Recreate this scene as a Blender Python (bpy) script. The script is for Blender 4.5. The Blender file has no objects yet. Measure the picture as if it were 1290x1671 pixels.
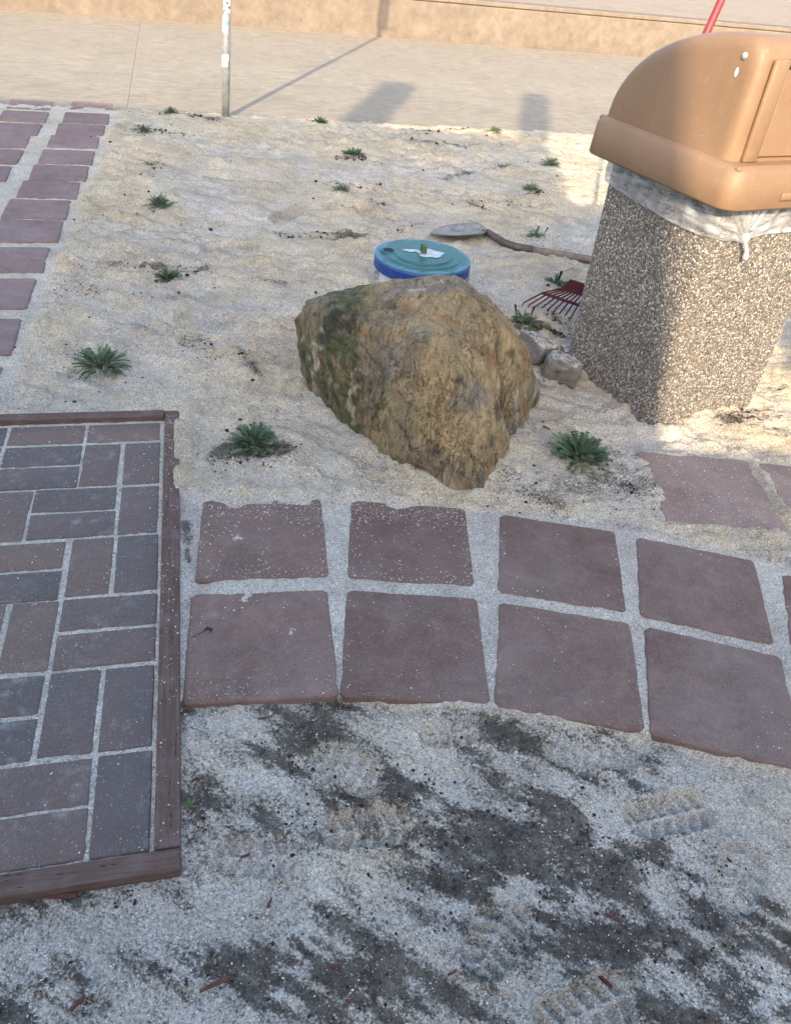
import bpy, bmesh, math, random
import numpy as np
from mathutils import Matrix, Vector

R = math.radians
S = bpy.context.scene
COL = S.collection

# ------------------------------------------------------------------ camera
FPX, CW, CH = 1270.0, 1290.0, 1671.0
PITCH, ROLL, CAMH = R(37.655), R(6.828), 1.2396
cd = bpy.data.cameras.new('camera'); cam = bpy.data.objects.new('camera', cd); COL.objects.link(cam)
cd.sensor_fit = 'VERTICAL'; cd.sensor_height = 24.0; cd.lens = 24.0 * FPX / CH
cd.clip_start = 0.02; cd.clip_end = 600
fw = Vector((0, math.cos(PITCH), -math.sin(PITCH))); rt0 = Vector((1, 0, 0)); up0 = Vector((0, math.sin(PITCH), math.cos(PITCH)))
rt = math.cos(ROLL) * rt0 + math.sin(ROLL) * up0; up = -math.sin(ROLL) * rt0 + math.cos(ROLL) * up0
M = Matrix.Identity(4)
for i in range(3): M[i][0], M[i][1], M[i][2] = rt[i], up[i], -fw[i]
M[2][3] = CAMH
cam.matrix_world = M
S.camera = cam
S.render.resolution_x, S.render.resolution_y = 790, 1024

# ------------------------------------------------------------------ sky and sun
SUN_EL, SUN_AZ = R(26), R(5)          # light travels towards +y, a little towards +x
w = bpy.data.worlds.new('World'); S.world = w; w.use_nodes = True
nt = w.node_tree; bg = nt.nodes['Background']
sky = nt.nodes.new('ShaderNodeTexSky'); sky.sky_type = 'NISHITA'; sky.sun_disc = False
sky.sun_elevation = SUN_EL; sky.sun_rotation = R(180) + SUN_AZ
sky.air_density = 1.0; sky.dust_density = 3.0; sky.ozone_density = 1.0
nt.links.new(sky.outputs[0], bg.inputs[0]); bg.inputs[1].default_value = 0.15
sl = bpy.data.lights.new('sun', 'SUN'); sun = bpy.data.objects.new('sun', sl); COL.objects.link(sun)
sl.energy = 2.2; sl.angle = R(0.5); sl.color = (1.0, 0.82, 0.58)
tdir = Vector((math.sin(SUN_AZ) * math.cos(SUN_EL), math.cos(SUN_AZ) * math.cos(SUN_EL), -math.sin(SUN_EL)))
sun.rotation_euler = tdir.to_track_quat('-Z', 'Y').to_euler(); sun.location = (-2, -20, 9)
vs = S.view_settings
vs.view_transform = 'Standard'; vs.look = 'None'; vs.gamma = 1; vs.use_curve_mapping = False; vs.exposure = 1.95

# ------------------------------------------------------------------ helpers
rng = np.random.default_rng(7); random.seed(7)

def finish(o, mat=None, parent=None, label=None, cat=None, group=None, kind=None):
    if mat is not None: o.data.materials.append(mat)
    if parent is not None: o.parent = parent
    if label: o['label'] = label
    if cat: o['category'] = cat
    if group: o['group'] = group
    if kind: o['kind'] = kind
    return o

def obj(name, mesh, loc=(0, 0, 0), rot=(0, 0, 0), **k):
    o = bpy.data.objects.new(name, mesh); COL.objects.link(o)
    o.location = loc; o.rotation_euler = rot
    return finish(o, **k)

def empty(name, loc=(0, 0, 0), rot=(0, 0, 0), **k):
    o = bpy.data.objects.new(name, None); COL.objects.link(o); o.location = loc; o.rotation_euler = rot
    o.empty_display_size = 0.05
    return finish(o, **k)

def mesh(name, v, f, smooth=False):
    m = bpy.data.meshes.new(name)
    v = np.asarray(v, np.float32); f = np.asarray(f, np.int32) if not isinstance(f, list) else f
    if isinstance(f, np.ndarray):
        n, k = f.shape
        m.vertices.add(len(v)); m.vertices.foreach_set('co', v.ravel())
        m.loops.add(n * k); m.loops.foreach_set('vertex_index', f.ravel())
        m.polygons.add(n); m.polygons.foreach_set('loop_start', np.arange(0, n * k, k, dtype=np.int32))
        m.polygons.foreach_set('loop_total', np.full(n, k, np.int32))
    else:
        m.from_pydata(v.tolist(), [], f)
    m.update(calc_edges=True)
    if smooth: m.polygons.foreach_set('use_smooth', np.ones(len(m.polygons), bool))
    return m

def bm_mesh(name, bm, smooth=False):
    m = bpy.data.meshes.new(name); bm.normal_update(); bm.to_mesh(m); bm.free()
    if smooth: m.polygons.foreach_set('use_smooth', np.ones(len(m.polygons), bool))
    return m

def fattr(m, name, val):
    a = m.attributes.new(name, 'FLOAT', 'POINT'); a.data.foreach_set('value', np.asarray(val, np.float32))

def cattr(m, name, val):
    a = m.attributes.new(name, 'FLOAT_COLOR', 'POINT')
    c = np.ones((len(val), 4), np.float32); c[:, :3] = val; a.data.foreach_set('color', c.ravel())

def box_bm(sx, sy, sz, bev=0.0, seg=2, origin_top=True):
    bm = bmesh.new(); bmesh.ops.create_cube(bm, size=1)
    for v in bm.verts:
        v.co = Vector((v.co.x * sx, v.co.y * sy, v.co.z * sz - (sz / 2 if origin_top else 0)))
    if bev: bmesh.ops.bevel(bm, geom=bm.edges[:], offset=bev, segments=seg, profile=0.5, affect='EDGES')
    return bm

def tube(path, rad, n=12, caps=True):
    path = [Vector(p) for p in path]; rad = rad if hasattr(rad, '__len__') else [rad] * len(path)
    v, f = [], []
    prev = None
    for i, p in enumerate(path):
        t = (path[min(i + 1, len(path) - 1)] - path[max(i - 1, 0)]).normalized()
        a = prev if prev is not None else (Vector((0, 0, 1)) if abs(t.z) < 0.9 else Vector((1, 0, 0)))
        x = (a - t * a.dot(t)).normalized(); y = t.cross(x); prev = x
        for k in range(n):
            an = 2 * math.pi * k / n
            v.append(p + (x * math.cos(an) + y * math.sin(an)) * rad[i])
    for i in range(len(path) - 1):
        for k in range(n):
            f.append((i * n + k, i * n + (k + 1) % n, (i + 1) * n + (k + 1) % n, (i + 1) * n + k))
    if caps: f.append(tuple(range(n))[::-1]); f.append(tuple((len(path) - 1) * n + k for k in range(n)))
    return [tuple(q) for q in v], f

# ---- numpy gradient noise
PERM = np.random.default_rng(3).permutation(256).astype(np.int32)
PERM = np.concatenate([PERM, PERM, PERM])
GR = np.random.default_rng(5).normal(size=(256, 3)); GR /= np.linalg.norm(GR, axis=1)[:, None]

def pn3(x, y, z):
    xi, yi, zi = np.floor(x).astype(int), np.floor(y).astype(int), np.floor(z).astype(int)
    xf, yf, zf = x - xi, y - yi, z - zi
    u, v, w_ = [t * t * t * (t * (t * 6 - 15) + 10) for t in (xf, yf, zf)]
    out = 0
    for dx in (0, 1):
        for dy in (0, 1):
            for dz in (0, 1):
                h = PERM[PERM[PERM[(xi + dx) & 255] + ((yi + dy) & 255)] + ((zi + dz) & 255)]
                g = GR[h]
                d = g[..., 0] * (xf - dx) + g[..., 1] * (yf - dy) + g[..., 2] * (zf - dz)
                out = out + d * (u if dx else 1 - u) * (v if dy else 1 - v) * (w_ if dz else 1 - w_)
    return out * 1.6

GR2 = np.stack([np.cos(np.arange(256) * 2.399), np.sin(np.arange(256) * 2.399)], 1)
def pn(x, y, s=0):
    x = x + s * 17.31; y = y + s * 9.17
    xi, yi = np.floor(x).astype(int), np.floor(y).astype(int)
    xf, yf = x - xi, y - yi
    u, v = [t * t * t * (t * (t * 6 - 15) + 10) for t in (xf, yf)]
    out = 0
    for dx in (0, 1):
        for dy in (0, 1):
            g = GR2[PERM[PERM[(xi + dx) & 255] + ((yi + dy) & 255)]]
            out = out + (g[..., 0] * (xf - dx) + g[..., 1] * (yf - dy)) * (u if dx else 1 - u) * (v if dy else 1 - v)
    return out * 1.5

def fbm(x, y, o=4, s=0, gain=0.5):
    r, a = 0, 1.0
    for k in range(o):
        r = r + a * pn(x * 2 ** k, y * 2 ** k, s + k); a *= gain
    return r

def sm(a, b, x):
    t = np.clip((x - a) / (b - a), 0, 1); return t * t * (3 - 2 * t)

# ------------------------------------------------------------------ materials
class N:
    """small node-graph helper"""
    def __init__(s, name):
        s.m = bpy.data.materials.new(name); s.m.use_nodes = True; s.t = s.m.node_tree
        s.p = s.t.nodes['Principled BSDF']; s.out = s.t.nodes['Material Output']
    def n(s, typ, **k):
        x = s.t.nodes.new(typ)
        for a, b in k.items():
            if a.startswith('i_'):
                x.inputs[a[2:]].default_value = b
            else: setattr(x, a, b)
        return x
    def l(s, a, b): s.t.links.new(a, b)
    def co(s, kind='Object'):
        return s.n('ShaderNodeTexCoord').outputs[kind]
    def noise(s, scale, detail=4, rough=0.55, vec=None, out='Fac', dist=0.0):
        x = s.n('ShaderNodeTexNoise'); x.inputs['Scale'].default_value = scale; x.inputs['Detail'].default_value = detail
        x.inputs['Roughness'].default_value = rough; x.inputs['Distortion'].default_value = dist
        s.l(vec if vec is not None else s.co(), x.inputs['Vector']); return x.outputs[out]
    def vor(s, scale, vec=None, feat='F1', out='Distance', rnd=1.0):
        x = s.n('ShaderNodeTexVoronoi'); x.feature = feat; x.inputs['Scale'].default_value = scale
        x.inputs['Randomness'].default_value = rnd
        s.l(vec if vec is not None else s.co(), x.inputs['Vector']); return x.outputs[out]
    def attr(s, name, out='Fac'):
        x = s.n('ShaderNodeAttribute'); x.attribute_name = name; return x.outputs[out]
    def math(s, op, a, b=None, c=None, clamp=False):
        x = s.n('ShaderNodeMath'); x.operation = op; x.use_clamp = clamp
        for i, q in enumerate((a, b, c)):
            if q is None: continue
            if isinstance(q, (int, float)): x.inputs[i].default_value = q
            else: s.l(q, x.inputs[i])
        return x.outputs[0]
    def ramp(s, fac, stops):
        x = s.n('ShaderNodeValToRGB'); e = x.color_ramp.elements
        while len(e) < len(stops): e.new(0.5)
        for k, (p, c) in enumerate(stops):
            e[k].position = p; e[k].color = (*c, 1) if hasattr(c, '__len__') else (c, c, c, 1)
        s.l(fac, x.inputs[0]); return x.outputs[0]
    def mix(s, fac, a, b, blend='MIX'):
        x = s.n('ShaderNodeMix'); x.data_type = 'RGBA'; x.blend_type = blend
        for sock, q in ((x.inputs[0], fac), (x.inputs[6], a), (x.inputs[7], b)):
            if isinstance(q, (int, float)): sock.default_value = q
            elif isinstance(q, tuple): sock.default_value = (*q, 1)
            else: s.l(q, sock)
        return x.outputs[2]
    def bump(s, h, dist=0.002, strength=1.0, normal=None):
        x = s.n('ShaderNodeBump'); x.inputs['Distance'].default_value = dist; x.inputs['Strength'].default_value = strength
        s.l(h, x.inputs['Height'])
        if normal is not None: s.l(normal, x.inputs['Normal'])
        return x.outputs[0]
    def done(s, col=None, rough=0.9, normal=None, spec=0.3, metal=0.0):
        if col is not None:
            if isinstance(col, tuple): s.p.inputs['Base Color'].default_value = (*col, 1)
            else: s.l(col, s.p.inputs['Base Color'])
        if isinstance(rough, (int, float)): s.p.inputs['Roughness'].default_value = rough
        else: s.l(rough, s.p.inputs['Roughness'])
        s.p.inputs['Specular IOR Level'].default_value = spec
        s.p.inputs['Metallic'].default_value = metal
        if normal is not None: s.l(normal, s.p.inputs['Normal'])
        return s.m

def m_sand():
    g = N('sand'); c = g.co()
    v1 = g.vor(430, c, out='Color'); v2 = g.vor(230, c, out='Color')
    d1 = g.vor(430, c); d2 = g.vor(230, c)
    grain = g.n('ShaderNodeSeparateColor'); g.l(v1, grain.inputs[0])
    grain2 = g.n('ShaderNodeSeparateColor'); g.l(v2, grain2.inputs[0])
    big = g.noise(3.0, 6, 0.6, c); mid = g.noise(28, 5, 0.6, c); fine = g.noise(140, 4, 0.7, c)
    tan = g.attr('tan')
    t = g.math('ADD', tan, g.math('MULTIPLY', g.math('SUBTRACT', mid, 0.5), 0.9), clamp=True)
    base = g.mix(t, (0.60, 0.575, 0.53), (0.65, 0.56, 0.41))
    # individual grains
    gc = g.ramp(grain.outputs[0], [(0.0, (0.28, 0.24, 0.2)), (0.12, (0.62, 0.56, 0.46)), (0.5, (0.95, 0.93, 0.9)), (0.8, (1.1, 1.05, 0.98)), (1.0, (1.5, 1.48, 1.45))])
    base = g.mix(0.72, base, gc, 'MULTIPLY')
    gc2 = g.ramp(grain2.outputs[1], [(0.0, 0.55), (0.25, 0.9), (0.8, 1.05), (1.0, 1.25)])
    base = g.mix(0.45, base, gc2, 'MULTIPLY')
    base = g.mix(0.75, base, g.ramp(big, [(0.3, 0.72), (0.7, 1.12)]), 'MULTIPLY')
    base = g.mix(0.8, base, g.ramp(g.noise(11, 6, 0.7, c), [(0.3, 0.72), (0.65, 1.1)]), 'MULTIPLY')
    dr = g.math('MULTIPLY', g.attr('drag_shade'), g.ramp(g.noise(55, 5, 0.7, c), [(0.32, 0.25), (0.62, 1.0)]))
    base = g.mix(dr, base, (0.33, 0.295, 0.245))  # painted shading of the rake ridges
    sp = g.n('ShaderNodeSeparateColor'); g.l(g.vor(120, c, out='Color'), sp.inputs[0]); spd = g.vor(120, c)
    spk = g.math('MULTIPLY', g.ramp(sp.outputs[2], [(0.90, 0.0), (0.93, 1.0)]), g.ramp(spd, [(0.25, 1.0), (0.45, 0.0)]))
    spk = g.math('MULTIPLY', spk, g.ramp(g.noise(4, 4, 0.6, c), [(0.42, 0.1), (0.62, 0.85)]))
    base = g.mix(spk, base, (0.10, 0.085, 0.07))
    # soil mixed into the sand
    soilc = g.mix(g.math('ADD', g.math('MULTIPLY', fine, 0.6), g.math('MULTIPLY', g.noise(22, 6, 0.7, c), 0.5)), (0.006, 0.005, 0.0045), (0.092, 0.076, 0.06))
    d = g.attr('dirt')
    k = g.math('ADD', d, g.math('MULTIPLY', g.math('SUBTRACT', fine, 0.5), 1.3))
    k = g.math('ADD', k, g.math('MULTIPLY', g.math('SUBTRACT', grain2.outputs[0], 0.5), 0.55))
    k = g.math('ADD', k, g.math('MULTIPLY', g.math('SUBTRACT', grain.outputs[1], 0.5), 0.35))
    kk = g.n('ShaderNodeMapRange'); kk.interpolation_type = 'SMOOTHSTEP'
    kk.inputs[1].default_value = 0.22; kk.inputs[2].default_value = 1.0; g.l(k, kk.inputs[0])
    kq = g.math('MULTIPLY', kk.outputs[0], g.ramp(g.math('ADD', g.noise(30, 6, 0.75, c), g.math('MULTIPLY', grain2.outputs[2], 0.15)), [(0.40, 1.0), (0.75, 0.72)]))
    gate = g.math('MULTIPLY', kq, g.ramp(d, [(0.03, 0.0), (0.2, 1.0)]))
    col = g.mix(gate, base, soilc)
    hgt = g.math('ADD', g.math('MULTIPLY', d1, -0.35), g.math('MULTIPLY', d2, -0.5))
    hgt = g.math('ADD', hgt, g.math('MULTIPLY', fine, 0.9))
    nb0 = g.bump(g.math('ADD', g.noise(34, 6, 0.68, c, dist=0.5), g.math('MULTIPLY', g.noise(90, 4, 0.6, c), 0.4)), 0.016, 0.6)
    nb = g.bump(hgt, 0.006, 0.8, nb0)
    return g.done(col, 0.95, nb, 0.15)

def m_grain():
    g = N('sand_grain'); return g.done(g.attr('col', 'Color'), 0.7, None, 0.3)

def m_paver(name, a, b, dust):
    g = N(name); c = g.co(); oi = g.n('ShaderNodeObjectInfo')
    off = g.n('ShaderNodeVectorMath'); off.operation = 'MULTIPLY_ADD'
    cmb = g.n('ShaderNodeCombineXYZ'); 
    for i in range(3): g.l(oi.outputs['Random'], cmb.inputs[i])
    g.l(cmb.outputs[0], off.inputs[0]); off.inputs[1].default_value = (37, 53, 11); g.l(c, off.inputs[2]); vec = off.outputs[0]
    big = g.noise(5.5, 5, 0.6, vec); fine = g.noise(260, 3, 0.7, vec); mid = g.noise(34, 5, 0.65, vec)
    sep = g.n('ShaderNodeSeparateColor'); g.l(g.vor(420, vec, out='Color'), sep.inputs[0])
    col = g.mix(g.ramp(big, [(0.3, 0.0), (0.7, 1.0)]), a, b)
    col = g.mix(0.55, col, g.ramp(oi.outputs['Random'], [(0, 0.82), (1, 1.16)]), 'MULTIPLY')
    col = g.mix(0.8, col, g.ramp(fine, [(0.3, 0.7), (0.7, 1.25)]), 'MULTIPLY')
    col = g.mix(0.9, col, g.ramp(g.noise(13, 6, 0.72, vec, dist=0.8), [(0.3, 0.78), (0.5, 1.0), (0.72, 1.28)]), 'MULTIPLY')
    col = g.mix(g.ramp(sep.outputs[0], [(0.93, 0.0), (0.96, 0.35)]), col, (0.02, 0.018, 0.016))
    col = g.mix(g.ramp(sep.outputs[1], [(0.975, 0.0), (0.99, 0.35)]), col, (0.38, 0.34, 0.30))
    # pale dust film in uneven patches
    dm = g.math('MULTIPLY', g.ramp(mid, [(0.5, 0.0), (0.75, 1.0)]), g.ramp(g.noise(9, 3, 0.6, vec), [(0.45, 0.0), (0.72, dust)]))
    col = g.mix(dm, col, (0.34, 0.31, 0.28))
    col = g.mix(g.ramp(g.noise(3.1, 4, 0.7, vec), [(0.4, 0.0), (0.8, 0.3)]), col, (0.30, 0.26, 0.24))
    nb = g.bump(g.math('ADD', fine, g.math('MULTIPLY', mid, 0.7)), 0.0012, 0.7)
    return g.done(col, 0.88, nb, 0.25)

def m_brick():
    g = N('clay_brick'); c = g.co(); oi = g.n('ShaderNodeObjectInfo'); rnd = oi.outputs['Random']
    cmb = g.n('ShaderNodeCombineXYZ')
    for i in range(3): g.l(rnd, cmb.inputs[i])
    off = g.n('ShaderNodeVectorMath'); off.operation = 'MULTIPLY_ADD'
    g.l(cmb.outputs[0], off.inputs[0]); off.inputs[1].default_value = (41, 23, 31); g.l(c, off.inputs[2]); vec = off.outputs[0]
    big = g.noise(7, 4, 0.55, vec, dist=0.6); mid = g.noise(40, 5, 0.65, vec); fine = g.noise(300, 3, 0.7, vec)
    f = g.math('ADD', g.math('MULTIPLY', rnd, 0.42), g.math('MULTIPLY', big, 0.7))
    col = g.ramp(f, [(0.25, (0.104, 0.091, 0.086)), (0.45, (0.125, 0.102, 0.093)), (0.65, (0.145, 0.109, 0.094)), (0.9, (0.182, 0.124, 0.098))])
    col = g.mix(0.85, col, g.ramp(fine, [(0.3, 0.66), (0.7, 1.3)]), 'MULTIPLY')
    sep = g.n('ShaderNodeSeparateColor'); g.l(g.vor(380, vec, out='Color'), sep.inputs[0])
    col = g.mix(g.ramp(sep.outputs[1], [(0.98, 0.0), (0.99, 0.35)]), col, (0.40, 0.38, 0.36))
    dm = g.math('MULTIPLY', g.ramp(mid, [(0.48, 0.0), (0.75, 1.0)]), g.ramp(g.noise(10, 3, 0.6, vec), [(0.48, 0.0), (0.7, 0.5)]))
    col = g.mix(dm, col, (0.36, 0.35, 0.34))
    nb = g.bump(g.math('ADD', fine, mid), 0.0012, 0.7)
    return g.done(col, 0.85, nb, 0.3)

def m_wood():
    g = N('stained_timber'); c = g.co()
    mp = g.n('ShaderNodeMapping'); mp.inputs['Scale'].default_value = (3, 60, 60); g.l(c, mp.inputs[0]); v = mp.outputs[0]
    gr = g.noise(2.2, 6, 0.65, v, dist=0.4); fine = g.noise(9, 4, 0.6, v)
    col = g.ramp(gr, [(0.25, (0.068, 0.044, 0.036)), (0.5, (0.108, 0.068, 0.055)), (0.75, (0.165, 0.110, 0.088))])
    # short dark incision dashes
    mp2 = g.n('ShaderNodeMapping'); mp2.inputs['Scale'].default_value = (50, 260, 260); g.l(c, mp2.inputs[0])
    dash = g.vor(1.0, mp2.outputs[0], rnd=0.7)
    sep = g.n('ShaderNodeSeparateColor'); g.l(g.vor(1.0, mp2.outputs[0], out='Color', rnd=0.7), sep.inputs[0])
    dk = g.math('MULTIPLY', g.ramp(dash, [(0.15, 1.0), (0.32, 0.0)]), g.ramp(sep.outputs[0], [(0.7, 0.0), (0.74, 1.0)]))
    col = g.mix(dk, col, (0.03, 0.018, 0.015))
    col = g.mix(g.ramp(g.noise(14, 4, 0.6, c), [(0.5, 0.0), (0.8, 0.35)]), col, (0.27, 0.23, 0.21))
    nb = g.bump(g.math('ADD', g.math('MULTIPLY', gr, 0.8), g.math('MULTIPLY', dk, -1.2)), 0.002, 0.7)
    return g.done(col, 0.8, nb, 0.25)

def m_boulder():
    g = N('boulder_rock'); c = g.co()
    col = g.attr('col', 'Color')
    mp = g.n('ShaderNodeMapping'); mp.inputs['Rotation'].default_value = (R(35), R(20), R(15)); mp.inputs['Scale'].default_value = (1.6, 1.0, .55); g.l(c, mp.inputs[0]); v = mp.outputs[0]
    f = g.noise(46, 9, 0.72, v, dist=0.9); f2 = g.noise(190, 6, 0.75, c); f1 = g.noise(17, 8, 0.68, v, dist=1.2)
    cr = g.math('ABSOLUTE', g.math('SUBTRACT', g.noise(13, 6, 0.6, v, dist=0.8), 0.5))
    cr2 = g.math('ABSOLUTE', g.math('SUBTRACT', g.noise(34, 6, 0.65, v, dist=1.0), 0.5))
    crack = g.math('MULTIPLY', g.ramp(cr, [(0.0, 1.0), (0.022, 0.0)]), g.ramp(f1, [(0.42, 0.0), (0.55, 1.0)]))
    crack2 = g.math('MULTIPLY', g.ramp(cr2, [(0.0, 0.8), (0.03, 0.0)]), g.ramp(g.noise(7, 3, 0.5, c), [(0.45, 0.0), (0.6, 1.0)]))
    crk = g.math('MAXIMUM', crack, crack2)
    col = g.mix(0.85, col, g.ramp(f1, [(0.30, (0.62, 0.60, 0.58)), (0.5, 1.0), (0.70, (1.35, 1.28, 1.15))]), 'MULTIPLY')
    col = g.mix(0.9, col, g.ramp(f, [(0.30, (0.60, 0.58, 0.56)), (0.5, 1.0), (0.70, (1.35, 1.3, 1.2))]), 'MULTIPLY')
    col = g.mix(0.7, col, g.ramp(f2, [(0.32, 0.55), (0.68, 1.45)]), 'MULTIPLY')
    col = g.mix(g.math('MULTIPLY', crk, 0.75), col, (0.035, 0.028, 0.022))
    fl = g.math('MULTIPLY', g.ramp(g.noise(75, 5, 0.7, v, dist=1.5), [(0.66, 0.0), (0.70, 1.0)]), 0.7)
    col = g.mix(fl, col, (0.46, 0.39, 0.29))
    h = g.math('ADD', g.math('ADD', g.math('MULTIPLY', f1, 1.6), f), g.math('MULTIPLY', f2, 0.35))
    h = g.math('SUBTRACT', h, g.math('MULTIPLY', crk, 0.5))
    nb = g.bump(h, 0.020, 0.8)
    return g.done(col, 0.85, nb, 0.25)

def m_stone():
    g = N('grey_stone'); c = g.co('Object')
    geo = g.n('ShaderNodeNewGeometry'); sx = g.n('ShaderNodeSeparateXYZ'); g.l(geo.outputs['Normal'], sx.inputs[0])
    f = g.noise(25, 6, 0.65, c); f2 = g.noise(160, 5, 0.7, c); vg = g.n('ShaderNodeSeparateColor'); g.l(g.vor(330, c, out='Color'), vg.inputs[0])
    col = g.ramp(f, [(0.3, (0.10, 0.095, 0.09)), (0.55, (0.19, 0.17, 0.145)), (0.75, (0.27, 0.235, 0.19))])
    col = g.mix(0.8, col, g.ramp(f2, [(0.3, 0.6), (0.7, 1.35)]), 'MULTIPLY')
    # loose sand lying on the upward faces
    k = g.math('MULTIPLY', g.ramp(sx.outputs[2], [(0.55, 0.0), (0.8, 1.0)]), g.ramp(g.math('ADD', g.noise(45, 5, 0.7, c), g.math('MULTIPLY', vg.outputs[0], 0.16)), [(0.52, 0.0), (0.6, 1.0)]))
    sandc = g.mix(vg.outputs[1], (0.42, 0.36, 0.28), (0.7, 0.66, 0.58))
    col = g.mix(k, col, sandc)
    nb = g.bump(g.math('ADD', g.math('ADD', f2, f), g.math('MULTIPLY', k, 0.6)), 0.005, 0.8)
    return g.done(col, 0.88, nb, 0.3)

def m_concrete(name, a, b, sc=1.0):
    g = N(name); c = g.co()
    big = g.noise(0.8 * sc, 5, 0.6, c); mid = g.noise(9, 6, 0.7, c); fine = g.noise(220, 4, 0.7, c)
    mp = g.n('ShaderNodeMapping'); mp.inputs['Scale'].default_value = (1.2, 9, 1); mp.inputs['Rotation'].default_value = (0, 0, R(-17)); g.l(c, mp.inputs[0])
    broom = g.noise(4, 5, 0.6, mp.outputs[0])
    col = g.mix(g.ramp(big, [(0.3, 0.0), (0.7, 1.0)]), a, b)
    col = g.mix(0.9, col, g.ramp(mid, [(0.3, 0.76), (0.7, 1.18)]), 'MULTIPLY')
    col = g.mix(g.math('MULTIPLY', g.ramp(g.noise(2.3, 5, 0.75, c), [(0.52, 0.0), (0.66, 1.0)]), 0.35), col, (0.16, 0.135, 0.105))
    col = g.mix(g.ramp(g.noise(24, 3, 0.6, c), [(0.70, 0.0), (0.73, 0.5)]), col, (0.55, 0.50, 0.42))
    col = g.mix(0.8, col, g.ramp(broom, [(0.3, 0.84), (0.7, 1.12)]), 'MULTIPLY')
    col = g.mix(0.7, col, g.ramp(fine, [(0.3, 0.75), (0.7, 1.2)]), 'MULTIPLY')
    nb = g.bump(g.math('ADD', fine, mid), 0.003, 0.6)
    return g.done(col, 0.9, nb, 0.2)

def m_plain(name, col, rough=0.6, nscale=30, var=0.25, bump=0.001, spec=0.4, metal=0.0):
    g = N(name); c = g.co()
    f = g.noise(nscale, 5, 0.65, c); f2 = g.noise(nscale * 7, 3, 0.6, c)
    cc = g.mix(1.0, col, g.ramp(f, [(0.3, 1 - var), (0.7, 1 + var)]), 'MULTIPLY')
    r = g.math('ADD', g.math('MULTIPLY', f2, 0.25), rough - 0.12, clamp=True)
    return g.done(cc, r, g.bump(f2, bump, 0.6), spec, metal)

def m_plastic():
    g = N('brown_plastic'); c = g.co()
    f = g.noise(5, 4, 0.6, c); f2 = g.noise(420, 2, 0.6, c); f3 = g.noise(40, 5, 0.7, c)
    col = g.mix(g.ramp(f, [(0.3, 0.0), (0.7, 1.0)]), (0.225, 0.136, 0.076), (0.265, 0.162, 0.094))
    col = g.mix(g.ramp(f3, [(0.56, 0.0), (0.75, 0.3)]), col, (0.38, 0.28, 0.21))
    # fine pale scratches
    mp = g.n('ShaderNodeMapping'); mp.inputs['Scale'].default_value = (9, 9, 1.2); mp.inputs['Rotation'].default_value = (0.2, 0.3, 0); g.l(c, mp.inputs[0])
    sc = g.vor(9, mp.outputs[0], 'DISTANCE_TO_EDGE')
    col = g.mix(g.math('MULTIPLY', g.ramp(sc, [(0.0, 0.4), (0.006, 0.0)]), g.ramp(g.noise(7, 2, 0.5, c), [(0.55, 0.0), (0.62, 1.0)])), col, (0.6, 0.5, 0.4))
    r = g.math('ADD', g.math('MULTIPLY', f3, 0.25), 0.42)
    return g.done(col, r, g.bump(f2, 0.0006, 0.35), 0.42)

def m_film():
    g = N('plastic_film'); c = g.co()
    mp = g.n('ShaderNodeMapping'); mp.inputs['Scale'].default_value = (.5, .5, 2.4); mp.inputs['Rotation'].default_value = (.35, -.35, 0); g.l(c, mp.inputs[0])
    f = g.noise(24, 6, 0.6, mp.outputs[0], dist=0.6)
    tr = g.n('ShaderNodeBsdfTransparent'); tr.inputs[0].default_value = (0.96, 0.97, 0.98, 1)
    tl = g.n('ShaderNodeBsdfTranslucent'); tl.inputs[0].default_value = (0.85, 0.86, 0.88, 1)
    df = g.n('ShaderNodeBsdfDiffuse'); df.inputs[0].default_value = (0.78, 0.79, 0.81, 1)
    gl = g.n('ShaderNodeBsdfGlossy'); gl.inputs['Roughness'].default_value = 0.15
    nb = g.bump(f, 0.004, 0.5)
    for x in (tl, df, gl): g.l(nb, x.inputs['Normal'])
    a = g.n('ShaderNodeMixShader'); a.inputs[0].default_value = 0.45; g.l(df.outputs[0], a.inputs[1]); g.l(tl.outputs[0], a.inputs[2])
    b = g.n('ShaderNodeMixShader'); b.inputs[0].default_value = 0.22; g.l(a.outputs[0], b.inputs[1]); g.l(gl.outputs[0], b.inputs[2])
    op = g.math('ADD', g.attr('op'), g.math('MULTIPLY', g.math('SUBTRACT', f, 0.5), 1.4), clamp=True)
    d = g.n('ShaderNodeMixShader'); g.l(op, d.inputs[0]); g.l(tr.outputs[0], d.inputs[1]); g.l(b.outputs[0], d.inputs[2])
    g.l(d.outputs[0], g.out.inputs[0]); return g.m

def m_leaf():
    g = N('leaf_green'); c = g.co(); oi = g.n('ShaderNodeObjectInfo')
    f = g.noise(60, 3, 0.6, c)
    col = g.ramp(g.math('ADD', g.math('MULTIPLY', oi.outputs['Random'], 0.6), g.math('MULTIPLY', f, 0.4)),
                 [(0.2, (0.05, 0.09, 0.05)), (0.5, (0.10, 0.155, 0.088)), (0.8, (0.20, 0.26, 0.15)), (0.97, (0.30, 0.29, 0.13))])
    g.l(col, g.p.inputs['Base Color']); g.p.inputs['Roughness'].default_value = 0.6
    tl = g.n('ShaderNodeBsdfTranslucent'); g.l(col, tl.inputs[0])
    mx = g.n('ShaderNodeMixShader'); mx.inputs[0].default_value = 0.22
    g.l(g.p.outputs[0], mx.inputs[1]); g.l(tl.outputs[0], mx.inputs[2]); g.l(mx.outputs[0], g.out.inputs[0])
    return g.m

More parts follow.
